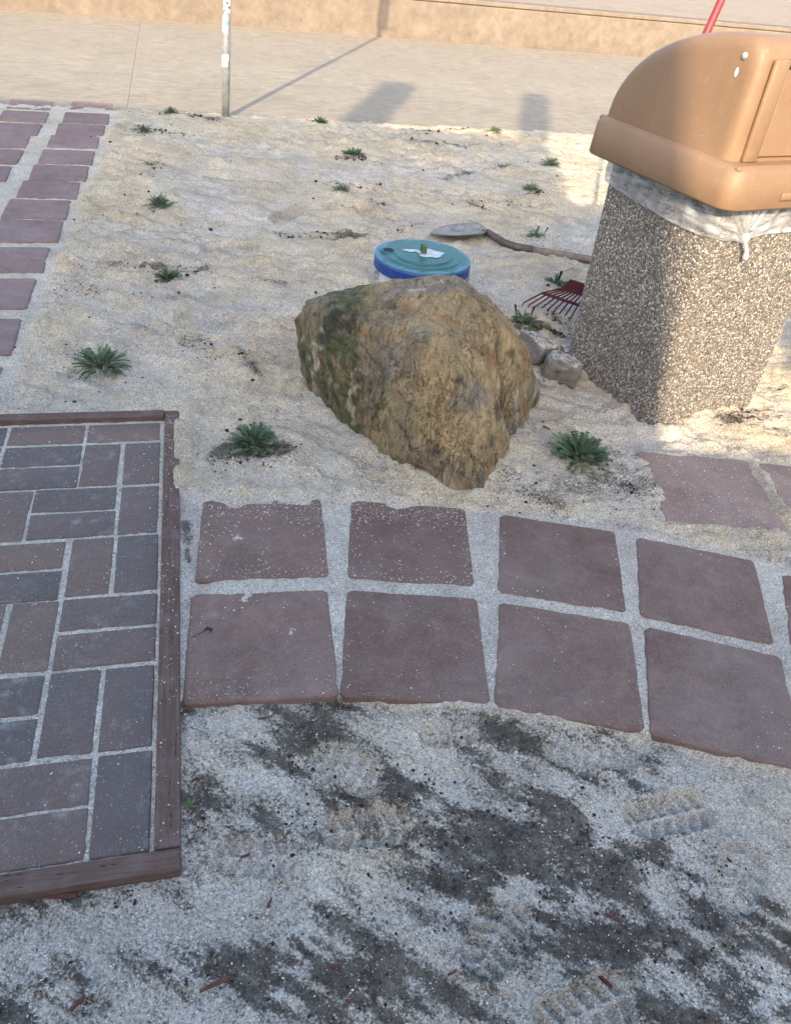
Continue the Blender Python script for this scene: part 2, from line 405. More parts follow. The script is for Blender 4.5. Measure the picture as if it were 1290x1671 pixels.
def m_lid():
    """worn green enamel over pale blue, chipped towards the edge"""
    g = N('worn_green_enamel'); c = g.co()
    f = g.noise(18, 6, 0.7, c, dist=0.5); f2 = g.noise(90, 4, 0.6, c)
    sx = g.n('ShaderNodeVectorMath'); sx.operation = 'LENGTH'
    sp = g.n('ShaderNodeSeparateXYZ'); g.l(c, sp.inputs[0]); cb = g.n('ShaderNodeCombineXYZ'); g.l(sp.outputs[0], cb.inputs[0]); g.l(sp.outputs[1], cb.inputs[1])
    g.l(cb.outputs[0], sx.inputs[0]); rad = sx.outputs['Value']
    col = g.mix(g.ramp(f, [(0.35, 0.0), (0.65, 1.0)]), (0.020, 0.095, 0.088), (0.030, 0.125, 0.120))
    k = g.math('ADD', rad, g.math('MULTIPLY', g.math('SUBTRACT', f, 0.5), 0.16))
    col = g.mix(g.ramp(k, [(0.172, 0.0), (0.180, 1.0)]), col, (0.06, 0.17, 0.25))
    col = g.mix(g.ramp(f2, [(0.60, 0.0), (0.66, 0.5)]), col, (0.16, 0.22, 0.14))
    return g.done(col, 0.5, g.bump(f, 0.001, 0.6), 0.4)

SAND, GRAIN = m_sand(), m_grain()
TILE = m_paver('brown_paver', (0.148, 0.096, 0.078), (0.182, 0.122, 0.102), 0.35)
TILE_UP = m_paver('mauve_paver', (0.170, 0.110, 0.102), (0.215, 0.145, 0.132), 0.6)
TILE_OLD = m_paver('faded_pink_paver', (0.25, 0.175, 0.145), (0.33, 0.24, 0.20), 0.8)
BRICK, WOOD, ROCK, STONE = m_brick(), m_wood(), m_boulder(), m_stone()
WALK = m_concrete('sidewalk_concrete', (0.265, 0.226, 0.172), (0.31, 0.266, 0.205))
WALLM = m_concrete('tan_stucco', (0.172, 0.138, 0.108), (0.198, 0.160, 0.127))
TERR = m_concrete('terrace_concrete', (0.28, 0.225, 0.165), (0.31, 0.25, 0.19))
PLAST, FILM, LEAF, LIDM = m_plastic(), m_film(), m_leaf(), m_lid()
STEEL = m_plain('galvanised_steel', (0.42, 0.43, 0.42), 0.45, 20, 0.3, 0.0006, 0.5, 0.7)
BLUE = m_plain('cobalt_paint', (0.010, 0.042, 0.20), 0.45, 25, 0.25)
WHITEP = m_plain('white_paint', (0.50, 0.52, 0.52), 0.55, 25, 0.2)
GREENP = m_plain('green_paint', (0.05, 0.12, 0.06), 0.5, 60, 0.5)
BLACK = m_plain('black_void', (0.012, 0.012, 0.014), 0.8, 20, 0.2)
REDP = m_plain('dark_red_paint', (0.085, 0.009, 0.013), 0.55, 40, 0.25)
REDH = m_plain('red_handle_paint', (0.22, 0.028, 0.032), 0.45, 30, 0.2)
TOOLWOOD = m_plain('grey_tool_wood', (0.20, 0.15, 0.115), 0.75, 40, 0.35)
TOOLST = m_plain('brown_tool_steel', (0.10, 0.075, 0.062), 0.55, 35, 0.4, metal=0.3)
BLADE = m_plain('bright_blade_steel', (0.26, 0.245, 0.22), 0.55, 25, 0.4, metal=0.35)
CHIP = m_plain('red_bark', (0.115, 0.04, 0.03), 0.85, 120, 0.5)
SOIL = m_plain('dark_soil', (0.030, 0.024, 0.02), 0.95, 200, 0.5)
CANC = m_plain('concrete_matrix', (0.14, 0.125, 0.105), 0.92, 90, 0.4, 0.002, 0.2)
PEB = N('pebble'); PEB.done(PEB.attr('col', 'Color'), 0.55, None, 0.4); PEB = PEB.m
STUCCO = m_concrete('pale_stucco', (0.5, 0.45, 0.38), (0.55, 0.5, 0.43))
METAL_BOLT = m_plain('bolt_metal', (0.6, 0.6, 0.58), 0.35, 40, 0.15, metal=0.6)

# ------------------------------------------------------------------ layout of the ground
# square pavers of the curved path: centre x, centre y, turn
TILES = [(-.248, 1.111, .216), (.073, 1.158, .080), (.403, 1.156, -.066), (.724, 1.119, -.146),
         (-.314, 1.448, .208), (.044, 1.497, .087), (.420, 1.492, -.057), (.763, 1.454, -.143), (1.105, 1.365, -.24), (1.045, 1.045, -.23), (1.435, 1.265, -.33), (1.355, .955, -.33)]
PX = [-.55, -.36, -.07, .22, .547, .85, 1.15, 1.5]; PL = [.88, .93, .993, 1.0, .985, .935, .86, .74]
UX = [-.6, -.49, -.19, .04, .42, .80, 1.12, 1.5]; PU = [1.52, 1.56, 1.628, 1.652, 1.645, 1.605, 1.51, 1.38]
OLD = [(0.893, 1.893, .06, .345), (1.268, 1.905, .03, .345)]
# frame of the brick panel: local a to the left, b up the long board
FO = np.array([-.324, .636]); FANG = R(106.49)
FB = np.array([math.cos(FANG), math.sin(FANG)]); FA = np.array([-FB[1], FB[0]])
FLEN, FWID = 1.342, 1.45
# column of mauve pavers
UTR = np.array([(-2.236, 5.79), (-2.154, 5.482), (-2.071, 5.183), (-2.003, 4.907), (-1.914, 4.592), (-1.829, 4.292), (-1.763, 4.014),
                (-1.696, 3.724), (-1.617, 3.444), (-1.537, 3.119), (-1.455, 2.798), (-1.352, 2.455), (-1.26, 2.123), (-1.175, 1.80)])
UV = np.array([-.247, .969]); UU = np.array([-.969, -.247]) * -1   # along the column, and to its right... (unit)
UU = np.array([.93, .367]); UU /= np.linalg.norm(UU)
WALK_P, WALK_A = np.array([-.335, 6.18]), R(17.3)
WD = np.array([math.cos(WALK_A), math.sin(WALK_A)]); WN = np.array([-WD[1], WD[0]])
PLANTS = [(-1.808, 5.645, .085), (-1.804, 5.057, .10), (-1.548, 4.373, .075), (-1.278, 3.736, .11), (-.987, 2.889, .085), (-.976, 2.151, .115), (-.418, 1.826, .10),
          (-.839, 5.897, .09), (-.518, 5.099, .11), (-.489, 4.313, .08), (.386, 6.165, .095), (.739, 5.477, .10), (.566, 4.806, .085), (.53, 3.981, .085), (.575, 3.343, .10), (.412, 2.868, .085), (.523, 1.959, .12)]
BBASE = np.array([(.151, 1.717), (.236, 1.743), (.301, 2.036), (.356, 2.084), (.441, 2.317), (.36, 2.56), (.1, 2.68), (-.22, 2.58), (-.384, 2.325), (-.311, 2.077), (-.187, 2.007), (-.046, 1.869), (.084, 1.726)])
DIRT = [(-0.182, 0.931, -0.116, 0.891, 0.041, 0.9), (-0.128, 0.83, -0.103, 0.814, 0.017, 1), (-0.113, 0.871, 0.011, 0.78, 0.033, 0.6), (0.01, 0.792, 0.143, 0.761, 0.038, 0.9), (0.057, 0.75, 0.261, 0.742, 0.049, 0.85), (0.121, 0.759, 0.361, 0.79, 0.033, 0.6), (0.315, 0.76, 0.503, 0.728, 0.06, 0.9), (0.329, 0.674, 0.535, 0.679, 0.063, 0.95), (0.444, 0.754, 0.591, 0.655, 0.043, 0.9), (0.302, 0.583, 0.5, 0.606, 0.055, 0.95), (0.468, 0.65, 0.644, 0.532, 0.061, 0.85), (-0.03, 0.475, 0.08, 0.447, 0.044, 0.95), (0.072, 0.556, 0.285, 0.619, 0.034, 0.6), (-0.211, 0.515, -0.117, 0.466, 0.036, 0.7), (-0.169, 0.704, -0.065, 0.712, 0.021, 0.8), (-0.014, 0.633, 0.226, 0.652, 0.04, 0.5), (-0.276, 0.642, -0.264, 0.709, 0.015, 0.6), (0.229, 0.773, 0.32, 0.821, 0.022, 0.6), (0.118, 0.838, 0.135, 0.844, 0.017, 0.9), (0.156, 0.944, 0.168, 0.943, 0.018, 0.7), (0.447, 0.777, 0.407, 0.808, 0.017, 0.6), (-0.356, 0.572, -0.344, 0.564, 0.011, 0.8), (-0.474, 0.427, -0.405, 0.388, 0.033, 0.35), (0.604, 0.627, 0.677, 0.519, 0.04, 0.7), (0.645, 0.745, 0.67, 0.738, 0.022, 0.6), (0.287, 1.762, 0.701, 1.876, 0.051, 0.6), (0.307, 1.825, 0.419, 1.704, 0.044, 0.55), (0.628, 1.988, 0.677, 1.841, 0.048, 0.55), (-0.50, 1.763, -0.337, 1.808, 0.034, 1.5), (-0.51, 1.47, -0.487, 1.403, 0.013, 0.9), (-0.484, 1.381, -0.469, 1.339, 0.008, 0.8), (-0.696, 3.562, -0.227, 3.707, 0.018, 0.7), (-0.28, 3.652, -0.688, 3.522, 0.012, 0.6), (-1.251, 2.983, -0.87, 3.04, 0.019, 0.75), (-1.033, 2.92, -0.902, 3.064, 0.029, 0.8), (-0.932, 2.462, -0.707, 2.425, 0.029, 0.5), (-0.786, 2.404, -0.615, 2.31, 0.02, 0.45), (-0.628, 2.447, -0.492, 2.212, 0.02, 0.45), (-0.318, 5.664, 0.266, 5.784, 0.028, 0.6), (-0.17, 6.026, 0.227, 6.251, 0.031, 0.6), (-1.75, 5.136, -1.513, 5.178, 0.015, 0.8), (-1.692, 5.673, -1.466, 5.604, 0.025, 0.7), (-0.571, 4.495, -0.327, 4.453, 0.021, 0.7), (-0.339, 4.239, -0.205, 4.184, 0.017, 0.4), (0.589, 4.445, 0.32, 4.508, 0.019, 0.45), (1.042, 2.297, 1.21, 2.376, 0.032, 0.7), (1.11, 2.394, 1.174, 2.328, 0.018, 0.7), (0.035, 4.892, 0.46, 5.378, 0.034, 0.5), (0.182, 4.452, 0.281, 4.269, 0.029, 0.5), (0.531, 2.99, 0.591, 2.863, 0.021, 0.8), (0.469, 2.828, 0.573, 2.802, 0.015, 0.7), (-0.662, 3.006, -0.557, 2.974, 0.02, 0.4), (-0.607, 5.026, -0.421, 5.04, 0.016, 0.7), (0.538, 4.719, 0.633, 4.783, 0.02, 0.5), (-0.175, 3.798, -0.006, 4.054, 0.019, 0.35), (-1.342, 2.727, -1.198, 2.712, 0.022, 0.3), (-1.115, 2.738, -0.822, 2.768, 0.022, 0.35)]
# boot prints: x, y, heading, length, width, depth
FOOT = [(.02, .735, .25, .15, .085, .011), (-.03, .845, -.5, .15, .085, .008), (.156, .955, .3, .12, .075, .012), (.235, .575, 1.1, .13, .09, .013), (.57, .835, .35, .17, .085, .013),
        (.37, .485, .5, .17, .09, .012), (.44, .955, .1, .20, .09, .006), (-.16, .66, .2, .13, .08, .008), (.66, .72, 1.0, .15, .085, .007), (.99, 1.63, .2, .15, .08, .009),
        (-.42, 4.05, .4, .26, .11, .022), (-.25, 4.0, .2, .24, .10, .018), (-.85, 3.35, .5, .27, .11, .014), (-.75, 2.6, .2, .25, .1, .010), (-.7, 3.85, 1.2, .25, .1, .018)]

def polydist(x, y, P):
    """distance outside a convex polygon (0 inside)"""
    d = np.full(x.shape, 1e9); inside = np.ones(x.shape, bool)
    n = len(P)
    for i in range(n):
        a, b = P[i], P[(i + 1) % n]
        e = b - a; t = np.clip(((x - a[0]) * e[0] + (y - a[1]) * e[1]) / (e @ e), 0, 1)
        d = np.minimum(d, np.hypot(x - a[0] - t * e[0], y - a[1] - t * e[1]))
        inside &= (e[0] * (y - a[1]) - e[1] * (x - a[0])) > -0.01
    return np.where(inside, 0, d)

def rect_out(x, y, c, ang, hx, hy):
    dx, dy = x - c[0], y - c[1]
    u = np.abs(dx * math.cos(ang) + dy * math.sin(ang)) - hx; v = np.abs(-dx * math.sin(ang) + dy * math.cos(ang)) - hy
    return np.maximum(u, v)

def ground(x, y, full=False):
    """height, soil and tan fields of the sand, vectorised"""
    n1 = fbm(x * 1.7, y * 1.7, 3, 1); n2 = fbm(x * 9, y * 9, 3, 4); n3 = fbm(x * 42, y * 42, 3, 8); n4 = pn(x * 6, y * 6, 20)
    yl = np.interp(x, PX, PL); yu = np.interp(x, UX, PU)
    # planted bed behind the path
    wx = x + .05 * pn(x * 4, y * 4, 31); wy = y + .10 * pn(x * 2.3, y * 2.3, 33) + .025 * pn(x * 9, y * 9, 35)
    ph = wy * 9 + wx * 1.5 + .8 * pn(x * 1.3, y * 1.3, 37)
    rk = (1 - 2 * np.abs(np.sin(math.pi * ph)) ** .7) * 1.1 + .5 * np.sin(2 * math.pi * (wy * 23 - wx * 3)) + .3 * np.sin(2 * math.pi * (wy * 47 + wx * 5))
    rmask = sm(-.15, .35, pn(x * 1.6, y * 2.4, 40))
    bed = .008 + .016 * n1 + .015 * n2 + .0065 * n3 * sm(.0, .08, polydist(x, y, BBASE)) + .0120 * rk * (.25 + .75 * rmask)
    bed += .006 * np.abs(n2) * sm(2, 3, y)
    front = -.026 + .006 * n1 + .006 * n2 + .0030 * n3
    front += .012 * sm(-.05, -.35, x)
    gap = -.0032 + .0016 * n2 + .0018 * n3
    # drift of sand onto the upper pavers, left half only
    shift = (.026 + .007 * n4) * sm(.30, .14, x) * sm(-.5, -.38, x) - .012
    t_up = sm(-.02, .055, y - yu + shift + .008 * n2)
    t_lo = sm(.010, -.004, y - yl - .006)
    z = gap * (1 - t_up) * (1 - t_lo) + bed * t_up + front * t_lo
    z += .010 * t_up * sm(.12, .0, y - yu) * sm(.30, .14, x)
    # inside the timber frame
    a = (x - FO[0]) * FA[0] + (y - FO[1]) * FA[1]; b = (x - FO[0]) * FB[0] + (y - FO[1]) * FB[1]
    fr = sm(-.035, -.022, a) * sm(FWID + .035, FWID + .02, a) * sm(-.035, -.02, b) * sm(FLEN + .03, FLEN + .018, b)
    z = z * (1 - fr) + (-.0026 + .0014 * n3 + .0012 * n2) * fr
    near_fr = np.exp(-np.maximum(b - FLEN, 0) / .05) * sm(FLEN + .0, FLEN + .05, b) * sm(-.25, -.05, a)
    z += .016 * near_fr * (1 - fr)
    # trench between timber and path
    z -= .010 * np.exp(-((a + .085) / .03) ** 2) * sm(.25, .35, b) * sm(.95, .8, b)
    # mauve paver columns
    ux = np.interp(y, UTR[::-1, 1], UTR[::-1, 0]); side = x - ux
    pm = sm(.07, .01, side) * sm(1.6, 1.9, y)
    z = z * (1 - pm) + (-.004 + .003 * n2 + .0022 * n3 + .004 * np.maximum(n1, 0)) * pm
    # faded pavers beside the bin
    o = np.minimum(rect_out(x, y, OLD[0][:2], OLD[0][2], .172, .172), rect_out(x, y, OLD[1][:2], OLD[1][2], .172, .172))
    om = sm(.025, -.02, o + .022 * n4 + .008 * n2 + .02 * sm(.80, .74, x))
    z = z * (1 - om) + (-.008 + .0015 * n3) * om
    # sand banked against the boulder
    d = polydist(x, y, BBASE)
    z += .012 * np.exp(-d / .06) * (1 - om) * (1 + .6 * n2) * sm(1.7, 2.0, y)
    z -= .020 * np.exp(-(np.hypot(x - .17, y - 1.70) / .09) ** 2)
    # round the bin and the standpipe
    dc = rect_out(x, y, (.86, 2.53), R(30), .24, .24)
    z += .008 * np.exp(-np.maximum(dc, 0) / .07) * (1 + .7 * n2)
    # plants on little rises
    dirt = np.zeros_like(x)
    for i, (px, py, r) in enumerate(PLANTS):
        q = np.hypot(x - px, y - py)
        z += .010 * np.exp(-(q / (r * 1.1)) ** 2)
        dirt = np.maximum(dirt, (.95 if i in (4, 6, 15) else .60) * np.exp(-(q / (r * .62)) ** 2))
    # boot prints
    prn = np.zeros_like(x)
    for (px, py, h, L, Wd, dp) in FOOT:
        dp = dp * 1.35
        u = (x - px) * math.cos(h) + (y - py) * math.sin(h); v = -(x - px) * math.sin(h) + (y - py) * math.cos(h)
        waist = 1 - .12 * np.exp(-((u + .02) / .04) ** 2)
        e = (np.abs(u) / (L / 2)) ** 3 + (np.abs(v) / (Wd / 2 * waist)) ** 3 + .12 * n2
        ins = sm(1.25, .8, e)
        tread = sm(-.45, .45, np.sin(2 * math.pi * (u + .35 * np.abs(v)) / .026))
        cell = np.maximum(tread, sm(.007, .003, np.abs(v)))
        off = np.maximum(t_lo, t_up) * sm(.0, .05, np.maximum(yl - y, y - yu))
        flat = np.where(y < 1.2, -.026 + .006 * n1 + .012 * sm(-.05, -.35, x), .008 + .016 * n1)
        z = z + (flat - z) * ins * off * .85
        z += off * (-dp * ins * (.55 + .75 * (1 - cell)) + .38 * dp * sm(2.4, 1.35, e) * (1 - ins))
        prn = np.maximum(prn, ins * off)
    for (x0, y0, x1, y1, r, s_) in DIRT:
        ex, ey = x1 - x0, y1 - y0; t = np.clip(((x - x0) * ex + (y - y0) * ey) / (ex * ex + ey * ey + 1e-9), 0, 1)
        q = np.hypot(x - x0 - t * ex, y - y0 - t * ey) / r
        dirt = np.maximum(dirt, s_ * np.exp(-(q / (1.35 if y0 < 1.2 else 1.1)) ** 2))
    streak = fbm(x * 5 + y * 3, y * 9 - x * 3, 4, 50)
    e0, e1 = np.array([-.10, .84]), np.array([.66, .52]); ee = e1 - e0
    tq = np.clip(((x - e0[0]) * ee[0] + (y - e0[1]) * ee[1]) / (ee @ ee), 0, 1); dq = np.hypot(x - e0[0] - tq * ee[0], y - e0[1] - tq * ee[1])
    al = (x * .90 - y * .43); ac = (x * .43 + y * .90)
    sa = fbm(al * 2.6 + .3 * n1, ac * 12 + .4 * n1, 5, 70, .62)
    broad = np.exp(-(dq / (.13 + .09 * tq)) ** 2) * (.58 + 1.15 * sa)
    broad2 = np.exp(-(np.hypot((x + .03) / .30, (y - .50) / .10)) ** 2) * (.48 + 1.1 * sa)
    broad3 = (.24 + .7 * np.maximum(sa, 0)) * t_lo * sm(.85, .45, x)
    dirt = np.where(y < 1.0, dirt * .80, dirt)
    dirt = np.maximum(np.maximum(dirt, broad * t_lo), np.maximum(broad2 * t_lo, broad3))
    dirt = dirt * (1 + .75 * streak + .55 * n2) + .18 * np.maximum(streak, 0) * t_lo + .10 * sm(.2, .9, streak) * t_up
    dirt = dirt + .22 * sm(.15, .6, fbm(x * 3.2, y * 5, 4, 60)) * t_up * (1 - om)
    hf = fbm(al * 9, ac * 34, 4, 77, .65)
    dirt = np.where(y < 1.0, dirt * (1 + .75 * hf) + .14 * hf * t_lo, dirt)
    dirt += .08 * t_lo
    dirt *= (1 - fr) * (1 - .8 * pm) * (1 - .55 * prn)
    # pale dry crusts inside the dark soil of the foreground
    tan = np.clip(.58 + .55 * n1 + .3 * n2, 0, 1) * t_up + .12 * (1 - t_up)
    tan = tan + .30 * sm(.0, .8, n1 + .5 * n4) * t_lo
    z += np.clip(dirt, 0, 1) * t_lo * (.0045 * np.abs(n3) + .003 * np.abs(pn(x * 120, y * 120, 91)) - .002)
    tan *= (1 - .8 * fr) * (1 - .5 * pm)
    tan = np.clip(tan + .25 * sm(3, 6, y), 0, 1)
    # run out over the edge of the sidewalk
    sd = (x - WALK_P[0]) * WN[0] + (y - WALK_P[1]) * WN[1]
    k = sm(-.30, .0, sd)
    z = z * (1 - .7 * k) + .006 * k
    z -= .040 * sm(-.03, .09, sd + .09 * n2 + .05 * n4)
    # ridge shading painted into the sand colour along the rake and drag lines
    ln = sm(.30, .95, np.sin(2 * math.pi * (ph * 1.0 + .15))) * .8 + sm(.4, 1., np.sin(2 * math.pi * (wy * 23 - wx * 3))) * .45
    drag_shade = np.clip(ln * sm(-.05, .45, pn(x * 1.9, y * 2.8, 44) + .25 * n2) + .35 * sm(.25, .7, fbm(x * 2.2, y * 6, 4, 47)), 0, .75) * t_up * (1 - om) * (1 - pm) * (1 - fr)
    if full: return z, np.clip(dirt, 0, 1.3), np.clip(tan, 0, 1), drag_shade
    return z, np.clip(dirt, 0, 1.3), np.clip(tan, 0, 1)

# ground sheet reaching far out, below everything
gm = m_concrete('grey_earth', (0.20, 0.17, 0.13), (0.25, 0.21, 0.16))
obj('ground', mesh('ground', [(-150, -150, -.16), (150, -150, -.16), (150, 250, -.16), (-150, 250, -.16)], [(0, 1, 2, 3)]), mat=gm, kind='structure')

NU, NV = 640, 780
s = np.linspace(-1, 1, NU); vv = np.geomspace(1.02, 8.6, NV) - .82
Yg = np.repeat(vv[:, None], NU, 1); Xg = s[None, :] * (0.62 * (Yg + .82) + .55) + .06
Yg = Yg + WALK_P[1] * 0
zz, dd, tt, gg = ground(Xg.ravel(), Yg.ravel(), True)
idx = np.arange(NU * NV).reshape(NV, NU)
F = np.stack([idx[:-1, :-1], idx[:-1, 1:], idx[1:, 1:], idx[1:, :-1]], -1).reshape(-1, 4)
sdv = (Xg - WALK_P[0]) * WN[0] + (Yg - WALK_P[1]) * WN[1]
F = F[sdv.ravel()[F].min(1) < .45]
sm_ = mesh('sand', np.stack([Xg.ravel(), Yg.ravel(), zz], -1), F, True)
fattr(sm_, 'dirt', dd); fattr(sm_, 'tan', tt); fattr(sm_, 'drag_shade', gg)
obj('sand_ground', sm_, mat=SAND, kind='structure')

# ------------------------------------------------------------------ sidewalk, low wall, terrace
walk = empty('sidewalk', (WALK_P[0], WALK_P[1], 0), (0, 0, WALK_A), kind='structure')
cuts = [-12, -8.6, -6.8, -5.1, -3.45, -1.85, -.03, 1.52, 3.2, 5.0, 6.8, 12]
for i in range(len(cuts) - 1):
    L = cuts[i + 1] - cuts[i] - .004
    bm = box_bm(L, 4.62, .12, .004, 1)
    obj('slab', bm_mesh('slab', bm), ((cuts[i] + cuts[i + 1]) / 2, 2.31, .0 + .0015 * ((i * 7) % 3)), mat=WALK, parent=walk)
bm = box_bm(24, 4.5, .02); obj('joint_filler', bm_mesh('joint_filler', bm), (0, 2.31, -.0012), mat=WALK, parent=walk)

wp0, wp1 = np.array([-4.78, 9.40]), np.array([2.61, 12.10])
wd = wp1 - wp0; wang = math.atan2(wd[1], wd[0]); wmid = (wp0 + wp1) / 2
wall = empty('low_wall', (wmid[0], wmid[1], 0), (0, 0, wang), label='low tan stucco retaining wall along the far side of the sidewalk', cat='wall')
obj('wall_face', bm_mesh('wall_face', box_bm(30, .25, .52, .012, 2)), (0, .125, .395), mat=WALLM, parent=wall)
bm = box_bm(30, .26, .05, .012, 2); obj('coping', bm_mesh('coping', bm), (0, .127, .45), mat=WALLM, parent=wall)
terr = obj('terrace', bm_mesh('terrace', box_bm(30, 9, .5)), (wmid[0] - math.sin(wang) * 4.83, wmid[1] + math.cos(wang) * 4.83, .441), (0, 0, wang), mat=TERR, kind='structure')

# ------------------------------------------------------------------ unseen wall added behind the camera, shaped to cast the large shade
tanE = math.tan(SUN_EL); WY, WTH = -4.0, R(11)
def to_wall(x, y):
    """along-wall coordinate and height at which the sun ray through ground point (x,y) crosses the wall plane"""
    A = np.array([[math.cos(WTH), math.sin(SUN_AZ)], [math.sin(WTH), math.cos(SUN_AZ)]])
    u, t = np.linalg.solve(A, np.array([x, y - WY])); return float(u), float(t * tanE)
caster = empty('shade_caster', (0, WY, 0), (0, 0, WTH), label='unseen tall pale wall with uprights, added behind the viewpoint to cast the shade', cat='wall')
xe = to_wall(.70, 2.25)[0]; xg = to_wall(1.42, 2.75)[0]
hb = to_wall(-.3, 6.06)[1]; hl = to_wall(1.24, 2.20)[1]; hp = to_wall(-.41, 7.95)[1]
def bpart(name, x0, x1, z0, z1, y0=-.3, y1=0):
    obj(name, bm_mesh(name, box_bm(x1 - x0, y1 - y0, z1 - z0)), ((x0 + x1) / 2, (y0 + y1) / 2, z1), mat=STUCCO, parent=caster)
# the right end of the tall section slants to tilt the shade edge on the bin
zc = to_wall(.70, 2.25)[1] + .3; sl_e = .20
poly = [(-12, 0), (xe + sl_e * zc, 0), (xe - sl_e * (hb - zc), hb), (-12, hb)]
v = [(u, -.3, z) for u, z in poly] + [(u, 0, z) for u, z in poly]
obj('tall_section', mesh('tall_section', v, [(0, 1, 2, 3), (7, 6, 5, 4), (0, 4, 5, 1), (1, 5, 6, 2), (2, 6, 7, 3), (3, 7, 4, 0)]), mat=STUCCO, parent=caster)
bpart('low_section', xe - .4, xg - .003, 0, hl, -.28, -.02)  # low part added so a strip of sun reaches the bin
bpart('tall_section', xg, xg + .7, 0, hl + .9)
bpart('low_section', xg + .703, xg + 4.0, 0, hl - .3)
for (xa, xb) in ((-.715, -.47), (.55, .72)):
    bpart('caster_upright', to_wall(xa, 6.3)[0], to_wall(xb, 6.3)[0], hb + .002, hp, -.28, -.02)  # added uprights, placed to cast the two rectangular shadows

# ------------------------------------------------------------------ square pavers
def paver_mesh(sz, th=.05, bev=.006, seed=0):
    """square slab with slightly wandering, chipped edges"""
    r0 = np.random.default_rng(seed); n = 13; h = sz / 2; cr = .010
    side = np.linspace(-h + cr, h - cr, n); pts = []
    for k in range(4):
        a = k * math.pi / 2
        off = r0.normal(0, .0002, n) + .0004 * np.sin(side * 30 + r0.uniform(0, 6))
        for _ in range(r0.integers(1, 3)): j = r0.integers(0, n); off[j] += r0.uniform(.0008, .0024)
        for t, o in zip(side, off):
            x, y = h - o, t; pts.append((x * math.cos(a) - y * math.sin(a), x * math.sin(a) + y * math.cos(a)))
        d = h - cr * r0.uniform(.3, .6); pts.append((d * math.cos(a) - d * math.sin(a), d * math.sin(a) + d * math.cos(a)))
    p = np.array(pts); q = p * (1 - bev / h)
    N_ = len(p); v = [(*t, -th) for t in p] + [(*t, -bev * .9) for t in p] + [(*t, -bev * .25) for t in p * (1 - bev * .4 / h)] + [(*t, 0) for t in q]
    f = [(i * N_ + k, i * N_ + (k + 1) % N_, (i + 1) * N_ + (k + 1) % N_, (i + 1) * N_ + k) for i in range(3) for k in range(N_)] + [tuple(3 * N_ + k for k in range(N_))]
    m = mesh('paver', v, f); return m
path = empty('paver_path', kind='structure')
pmesh = [paver_mesh(.304, seed=k) for k in range(5)]
for m in pmesh: m.materials.append(TILE)
for i, (x, y, a) in enumerate(TILES):
    obj('paver', pmesh[i % 5], (x, y, .001 * ((i * 5) % 4 - 1)), (R(((i * 37) % 7 - 3) * .12), R(((i * 53) % 7 - 3) * .12), a), parent=path)
omesh = paver_mesh(.348, .05, .008); omesh.materials.append(TILE_OLD)
for i, (x, y, a, z_) in enumerate(OLD):
    obj('paver', omesh, (x, y, .001), (R(.2), R(-.3), a), parent=path)
upath = empty('paver_walk', kind='structure')
umesh = paver_mesh(.272, .05, .007); umesh.materials.append(TILE_UP)
ang0 = math.atan2(UU[1], UU[0])
uv = np.array([-math.sin(ang0), math.cos(ang0)])
k = 0
for col in range(3):
    for i, tr in enumerate(UTR):
        c = tr + UU * (-.139 - .352 * col) - np.array([-.255, .967]) * .139 + np.array([-.01, -.02]) * col
        q_ = c - FO
        if q_ @ FB < FLEN + .19 and q_ @ FA > -.2: continue
        if col: c = c + np.array([rng.uniform(-.01, .01), rng.uniform(-.012, .012)])
        obj('paver', umesh, (c[0], c[1], .003 + .001 * (k % 3)), (R(rng.uniform(-.4, .4)), R(rng.uniform(-.4, .4)), ang0 - R(3.5) + R(rng.uniform(-1, 1))), parent=upath); k += 1

# ------------------------------------------------------------------ brick panel in its timber frame
def fw_(a, b): return FO + FA * a + FB * b
BR = [(.108, 1.271, 0), (.311, 1.27, 0), (.310, 1.166, 0), (.308, 1.066, 0), (.160, 1.117, 1), (.055, 1.117, 1), (.209, .965, 0), (.207, .864, 0), (.055, .912, 1), (.358, .912, 1),
      (.311, .757, 0), (.309, .655, 0), (.153, .712, 1), (.052, .713, 1), (.102, .559, 0), (.103, .456, 0), (.254, .509, 1), (.155, .304, 1), (.053, .302, 1), (.309, .353, 0), (.308, .250, 0),
      (.205, .148, 0), (.203, .050, 0), (.052, .099, 1), (.514, 1.27, 0), (.515, 1.168, 0), (.514, 1.066, 0), (.359, .509, 1), (.463, .912, 1)]
# the pattern carries on beyond the left edge of the picture
BR = [b for b in BR if b[:2] != (.463, .912)] + [(.463, .912, 1), (.566, .912, 1), (.463, .709, 1), (.566, .709, 1), (.514, .556, 0), (.514, .454, 0), (.463, .302, 1), (.566, .302, 1), (.514, .150, 0), (.514, .048, 0), (.360, .100, 1)]
for j in range(4):
    a0 = .721 + .206 * j
    for r in range(6):
        b0 = 1.219 - .2055 * r
        BR += [(a0 - .0515, b0, 1), (a0 + .0515, b0, 1)] if (r + j) % 2 else [(a0, b0 + .0512, 0), (a0, b0 - .0512, 0)]
    BR.append((a0, .044, 0))
panel = empty('brick_paving', (FO[0], FO[1], 0), kind='structure')
bmesh_ = bm_mesh('brick', box_bm(.1945, .0930, .055, .0035, 2), True); bmesh_.materials.append(BRICK)
for i, (a, b, v) in enumerate(BR):
    wxy = fw_(a, b) - FO
    obj('brick', bmesh_, (wxy[0], wxy[1], .0005 * (i % 4) - .0005), (R(rng.uniform(-.2, .2)), R(rng.uniform(-.2, .2)), FANG - math.pi / 2 + (math.pi / 2 if v else 0) + R(rng.uniform(-.6, .6))), parent=panel)

